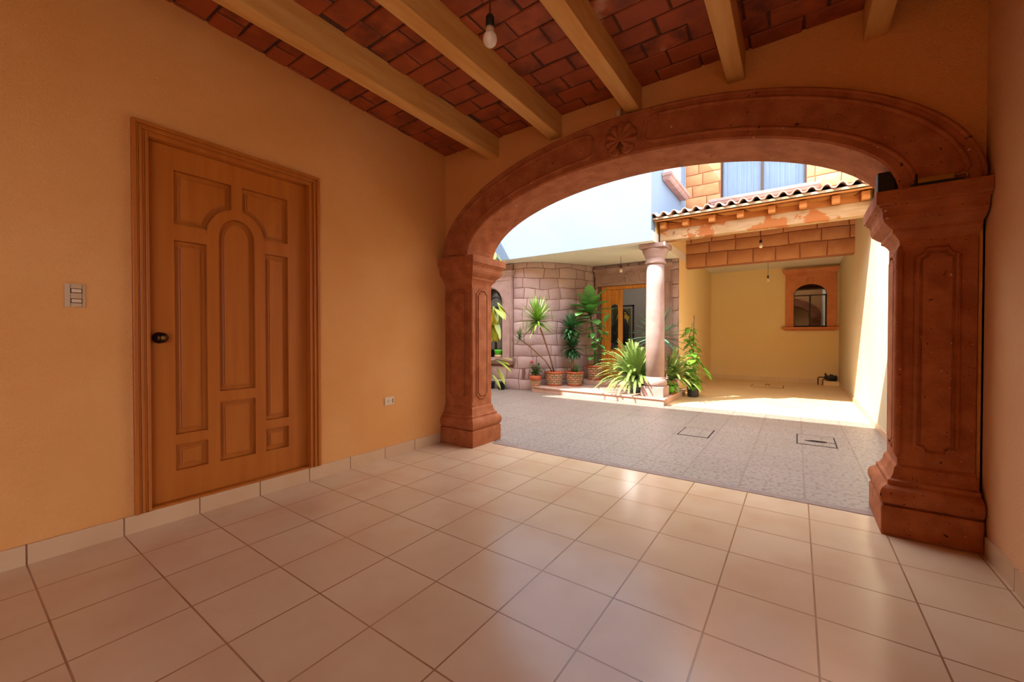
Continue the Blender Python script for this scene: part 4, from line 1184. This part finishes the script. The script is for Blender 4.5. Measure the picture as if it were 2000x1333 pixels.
# 5/6: ferns
def frond(mb, base, az, ln, el, r, droopk=1.5, lw=.05):
    p = Vector(base); d = Vector((math.cos(az) * math.cos(el), math.sin(az) * math.cos(el), math.sin(el))); n = 20
    pts = [p.copy()]
    for i in range(n):
        d = (d + Vector((0, 0, -1)) * droopk / n * (.4 + i / n)).normalized()
        p = p + d * (ln / n)
        if p.z < .135: p.z = .135
        pts.append(p.copy())
    if any(blocked(q, .0) for q in pts): return
    mb.tube(pts[::2] + [pts[-1]], .0022, 4)
    for i in range(1, n):
        dd = (pts[i + 1] - pts[i - 1]).normalized(); s = dd.cross(Vector((0, 0, 1)))
        if s.length < .05: s = Vector((1, 0, 0))
        s.normalize(); f = i / n
        w = lw * (1 - f * .75) * (1 if f > .12 else .4)
        for sg in (-1, 1):
            for h in (0, .33, .66):
                q = pts[i].lerp(pts[i + 1], h)
                tip = q + (s * sg + dd * .35 + Vector((0, 0, r.uniform(-.15, .25)))).normalized() * w
                ww = dd * .0062
                mb.add([q - ww, q + ww, tip + ww * .5, tip - ww * .5], [(0, 1, 2, 3)], True)
def fern(name, label, x, y, z, ztop, n, ln, seed, mat_, potfn, lw=.05, sector=None):
    r = random.Random(seed); t = thing(name, label, 'potted plant', (x, y, z)); potfn(t)
    m = MB()
    for i in range(n):
        az = i * 2.39996 + r.uniform(-.2, .2)
        if sector: az = sector[0] + (sector[1] - sector[0]) * ((i * .618) % 1)
        el = math.radians(r.uniform(12, 85)); frond(m, (x + .04 * math.cos(az), y + .04 * math.sin(az), ztop), az, ln * r.uniform(.7, 1.12), el, r, r.uniform(1.2, 2.0), lw)
    m.build('foliage', mat_, t)
    return t
def blue_pot(t):
    x, y = -2.36, 7.24
    MB().lathe([(.085, 0), (.1, .004), (.118, .1), (.145, .2), (.158, .205), (.16, .225), (.148, .226), (.14, .19)], (x, y, STZ), 28).build('pot', BLUEP, t)
    MB().lathe([(.14, .19), (.02, .2), (.005, .2)], (x, y, STZ), 18).build('soil', SOIL, t)
fern('potted_fern', 'big sunlit fern in a blue grey pot left of the porch column', -2.36, 7.24, STZ, .33, 210, .74, 5, L_FERN, blue_pot, .065)
def grey_pot(t):
    x, y = -1.88, 7.62
    MB().lathe([(.08, 0), (.1, .12), (.125, .2), (.13, .22), (.118, .22), (.115, .19)], (x, y, STZ), 24).build('pot', TERRA, t)
    MB().lathe([(.115, .19), (.02, .2), (.005, .2)], (x, y, STZ), 18).build('soil', SOIL, t)
fern('potted_fern', 'smaller arching fern in terracotta right of the porch column', -1.88, 7.62, STZ, .34, 64, .62, 6, L_FERN, grey_pot, .055, (-1.4, 1.2))

# 7: yucca behind the column
r = random.Random(7); X7, Y7 = -2.14, 7.86
t = thing('potted_yucca', 'yucca with stiff blue green blades standing behind the porch column', 'potted plant', (X7, Y7, ST2))
MB().lathe([(.1, 0), (.11, .01), (.14, .22), (.15, .225), (.15, .26), (.135, .26), (.13, .22)], (X7, Y7, ST2), 24).build('pot', TERRA, t)
MB().lathe([(.13, .22), (.02, .23), (.005, .23)], (X7, Y7, ST2), 16).build('soil', SOIL, t)
MB().tube([(X7, Y7, ST2 + .2), (X7 + .01, Y7 - .02, .8), (X7, Y7 - .05, 1.12)], [.035, .03, .028], 9).build('stem', STEMB, t)
m = MB(); crown(m, (X7, Y7 - .06, 1.16), 48, .6, .085, r, -35, 80, .12, 'blade', .2, 6); m.build('foliage', L_YUC, t)

# 8: green pot beside the column
r = random.Random(9); X8, Y8 = -1.80, 7.32
t = thing('green_potted_plant', 'low leafy plant in bright green pot with terracotta saucer beside the porch column', 'potted plant', (X8, Y8, STZ))
MB().lathe([(.08, 0), (.1, .018), (.092, .02)], (X8, Y8, STZ), 20).build('saucer', TERRA, t)
MB().lathe([(.06, .018), (.085, .12), (.09, .125), (.09, .15), (.08, .15), (.078, .12)], (X8, Y8, STZ), 24).build('pot', GREENP, t)
m = MB()
for i in range(46):
    a = i * 2.4; leaf(m, (X8 + .03 * math.cos(a), Y8 + .03 * math.sin(a), STZ + .13), (math.cos(a), math.sin(a), r.uniform(.3, 1.8)), r.uniform(.08, .17), .04, .8, .1, 4)
m.build('foliage', L_VINE, t)

# 9: vine on a stake in a grow bag
r = random.Random(10); X9, Y9 = -1.575, 8.06
t = thing('potted_vine', 'climbing vine tied to a stake in a black grow bag by the yellow wall', 'potted plant', (X9, Y9, 0))
m = MB(); R = []
for i, (rad, z) in enumerate(((.085, 0), (.1, .02), (.095, .12), (.1, .2), (.085, .215), (.08, .19))):
    R.append([(X9 + rad * (1 + .08 * math.sin(3 * a + i)) * math.cos(a), Y9 + rad * (1 + .08 * math.cos(4 * a + i)) * math.sin(a), z + .008 * math.sin(5 * a) * (z > .1)) for a in [2 * math.pi * k / 24 for k in range(24)]])
m.ring_loft(R); m.build('grow_bag', BAG, t)
MB().tube([(X9 + .01, Y9, .15), (X9 + .015, Y9, 1.5)], .009, 8).build('stake', STEMB, t)
P = [(X9 + .03 * math.cos(k * .8) - .04 * (k / 16), Y9 - .02 + .03 * math.sin(k * .8), .18 + 1.18 * k / 16) for k in range(17)]
MB().tube(P, .006, 6).build('stem', STEMG, t)
m = MB()
for k in range(78):
    f = k / 78; q = Vector(P[int(f * 15)]).lerp(Vector(P[int(f * 15) + 1]), (f * 15) % 1); a = k * 2.4
    ln = r.uniform(.1, .17) * (1.25 if f < .5 else 1)
    out = Vector((math.cos(a), math.sin(a), .25)).normalized()
    b0 = q + out * r.uniform(.01, .06)
    leaf(m, b0, (out.x, out.y, r.uniform(-.7, .2)), ln, ln * .72, .6, .1, 5, shape='heart')
for k in range(9):
    b0 = Vector((X9 + .06 + .025 * k, Y9 - .04, .72 - .035 * k)); leaf(m, b0, (.7, r.uniform(-.5, .3), -.7), r.uniform(.15, .24), .1, .5, .1, 5, shape='heart')
m.build('foliage', L_VINE, t)

# 10: yellow-leaved tall plant behind the left pillar
r = random.Random(12); XA, YA_ = -3.62, 4.35
t = thing('potted_tree', 'tall yellow leaved plant mostly hidden behind the left pillar', 'potted plant', (XA, YA_, 0))
MB().lathe([(.13, 0), (.17, .3), (.18, .31), (.18, .33), (.165, .33), (.16, .28)], (XA, YA_, 0), 24).build('pot', TERRA, t)
MB().lathe([(.16, .28), (.02, .3), (.005, .3)], (XA, YA_, 0), 16).build('soil', SOIL, t)
MB().tube([(XA, YA_, .28), (XA + .03, YA_, 1.0), (XA, YA_, 1.7), (XA + .05, YA_, 2.3)], [.02, .017, .013, .008], 8).build('stem', STEMG, t)
m = MB()
def spray(bx, by, bz, n, tx, spread):
    MB().tube([(XA + .02, YA_, bz - .12), ((XA + bx) / 2, YA_, bz - .02), (bx, by, bz)], .005, 5).build('branch', STEMG, t)
    for k in range(n):
        leaf(m, (bx + r.uniform(-.05, .05), by + r.uniform(-.06, .06), bz + r.uniform(-.08, .06)), (r.uniform(-.1, .75) + tx, r.uniform(-.5, .5), r.uniform(-1.1, -.2)), r.uniform(.2, .3), .085, .5, .1, 5)
spray(-3.34, 4.35, 2.22, 13, 0, .1); spray(-3.34, 4.35, 1.52, 13, -.05, .1); spray(-3.36, 4.35, 1.3, 7, -.15, .1)
for d in ((.95, -.2, .1), (.8, .1, -.25), (.75, 0, .25)): leaf(m, (-3.3, 4.3, .80), d, .3, .08, .5, .1, 5)
MB().tube([(XA, YA_, .5), (-3.45, 4.32, .72), (-3.3, 4.3, .8)], .005, 5).build('branch', STEMG, t)
leaf(m, (-3.26, 4.3, .7), (.6, -.1, -.7), .26, .085, .4, .1, 5); leaf(m, (-3.34, 4.3, .6), (.7, -.1, -.6), .24, .06, .4, .1, 5)
m.build('foliage', L_YEL, t)

# 11: red flower pot and small black pots by the tower foot, pots on the window sill
r = random.Random(14); XB_, YB_ = -5.62, 6.75
t = thing('red_flower_plant', 'red flowering plant in a dark pot on the floor below the arched window', 'potted plant', (XB_, YB_, 0))
MB().lathe([(.1, 0), (.12, .16), (.13, .17), (.115, .17), (.11, .14)], (XB_, YB_, 0), 20).build('pot', BLACK, t)
m = MB(); m2 = MB()
for i in range(60):
    a = i * 2.4; e = r.uniform(-.1, 1.3); q = r.uniform(.1, .3)
    c = Vector((XB_ + q * math.cos(a) * math.cos(e), YB_ + q * math.sin(a) * math.cos(e), .2 + q * 1.2 * abs(math.sin(e))))
    leaf(m, c, (math.cos(a), math.sin(a), .2), .09, .045, .5, .1, 4)
    if i % 5 == 0:
        m2 = MB(); m2.ball(c + Vector((0, 0, .042)), .014, 8, 5)
        for k in range(6): leaf(m2, c + Vector((0, 0, .04)), (math.cos(k * 1.05), math.sin(k * 1.05), .4), .045, .035, .3, .1, 3)
        m2.build('flower', REDF, t)
for k in range(8): m.tube([(XB_, YB_, .14), (XB_ + .2 * math.cos(k), YB_ + .2 * math.sin(k), .36)], .004, 5)
m.build('foliage', L_BUSH, t)
bp = thing('plant_pot', 'small black empty plant pot at the foot of the curved wall', 'pot', (-5.07, 6.83, 0))
MB().lathe([(.06, 0), (.085, .15), (.092, .152), (.092, .17), (.08, .17), (.076, .02), (.01, .015)], (-5.07, 6.83, 0), 22).build('pot', BLACK, bp)
bp2 = thing('plant_pot', 'low dark plant pot between the red flowers and the small black pot', 'pot', (-5.36, 6.84, 0))
MB().lathe([(.07, 0), (.095, .13), (.1, .15), (.088, .15), (.082, .02), (.01, .015)], (-5.36, 6.84, 0), 22).build('pot', IRON, bp2)
gp = thing('green_planter', 'bright green planter on a tan base on the arched window sill', 'pot', (-5.25, 6.955, .665))
GX, GY = -5.24, 6.955
MB().lathe([(.07, 0), (.08, .008), (.082, .05), (.074, .055)], (GX, GY, .666), 20).build('stand', PLAST, gp)
MB().lathe([(.074, .055), (.085, .13), (.09, .14), (.09, .165), (.08, .165), (.075, .14)], (GX, GY, .666), 24).build('pot', GREENP, gp)
m = MB()
for (dx, dz) in ((.1, .55), (-.12, .4), (.02, .35)): m.tube([(GX, GY, .8), (GX + dx * .4, GY + .02, .8 + dz * .5), (GX + dx, GY + .05, .8 + dz)], .004, 5)
m.build('stem', STEMB, gp)
kp = thing('dark_planter', 'square dark planter with reddish sprigs beside the green planter', 'pot', (-5.47, 6.955, .665))
MB().rect_loft(-5.53, -5.39, 6.89, 7.02, [(-.01, .666), (0, .80), (0, .815)]).build('pot', BLACK, kp, bevel=.004)
m = MB(); r = random.Random(15)
for i in range(26):
    a = i * 2.4; leaf(m, (-5.46 + .04 * math.cos(a), 6.955 + .03 * math.sin(a), .81), (math.cos(a), math.sin(a), r.uniform(.2, 1.2)), r.uniform(.05, .1), .03, .4, .1, 4)
m.build('foliage', mat('maroon_leaf', (120, 62, 56), (96, 74, 52), scale=8, rough=.5), kp)
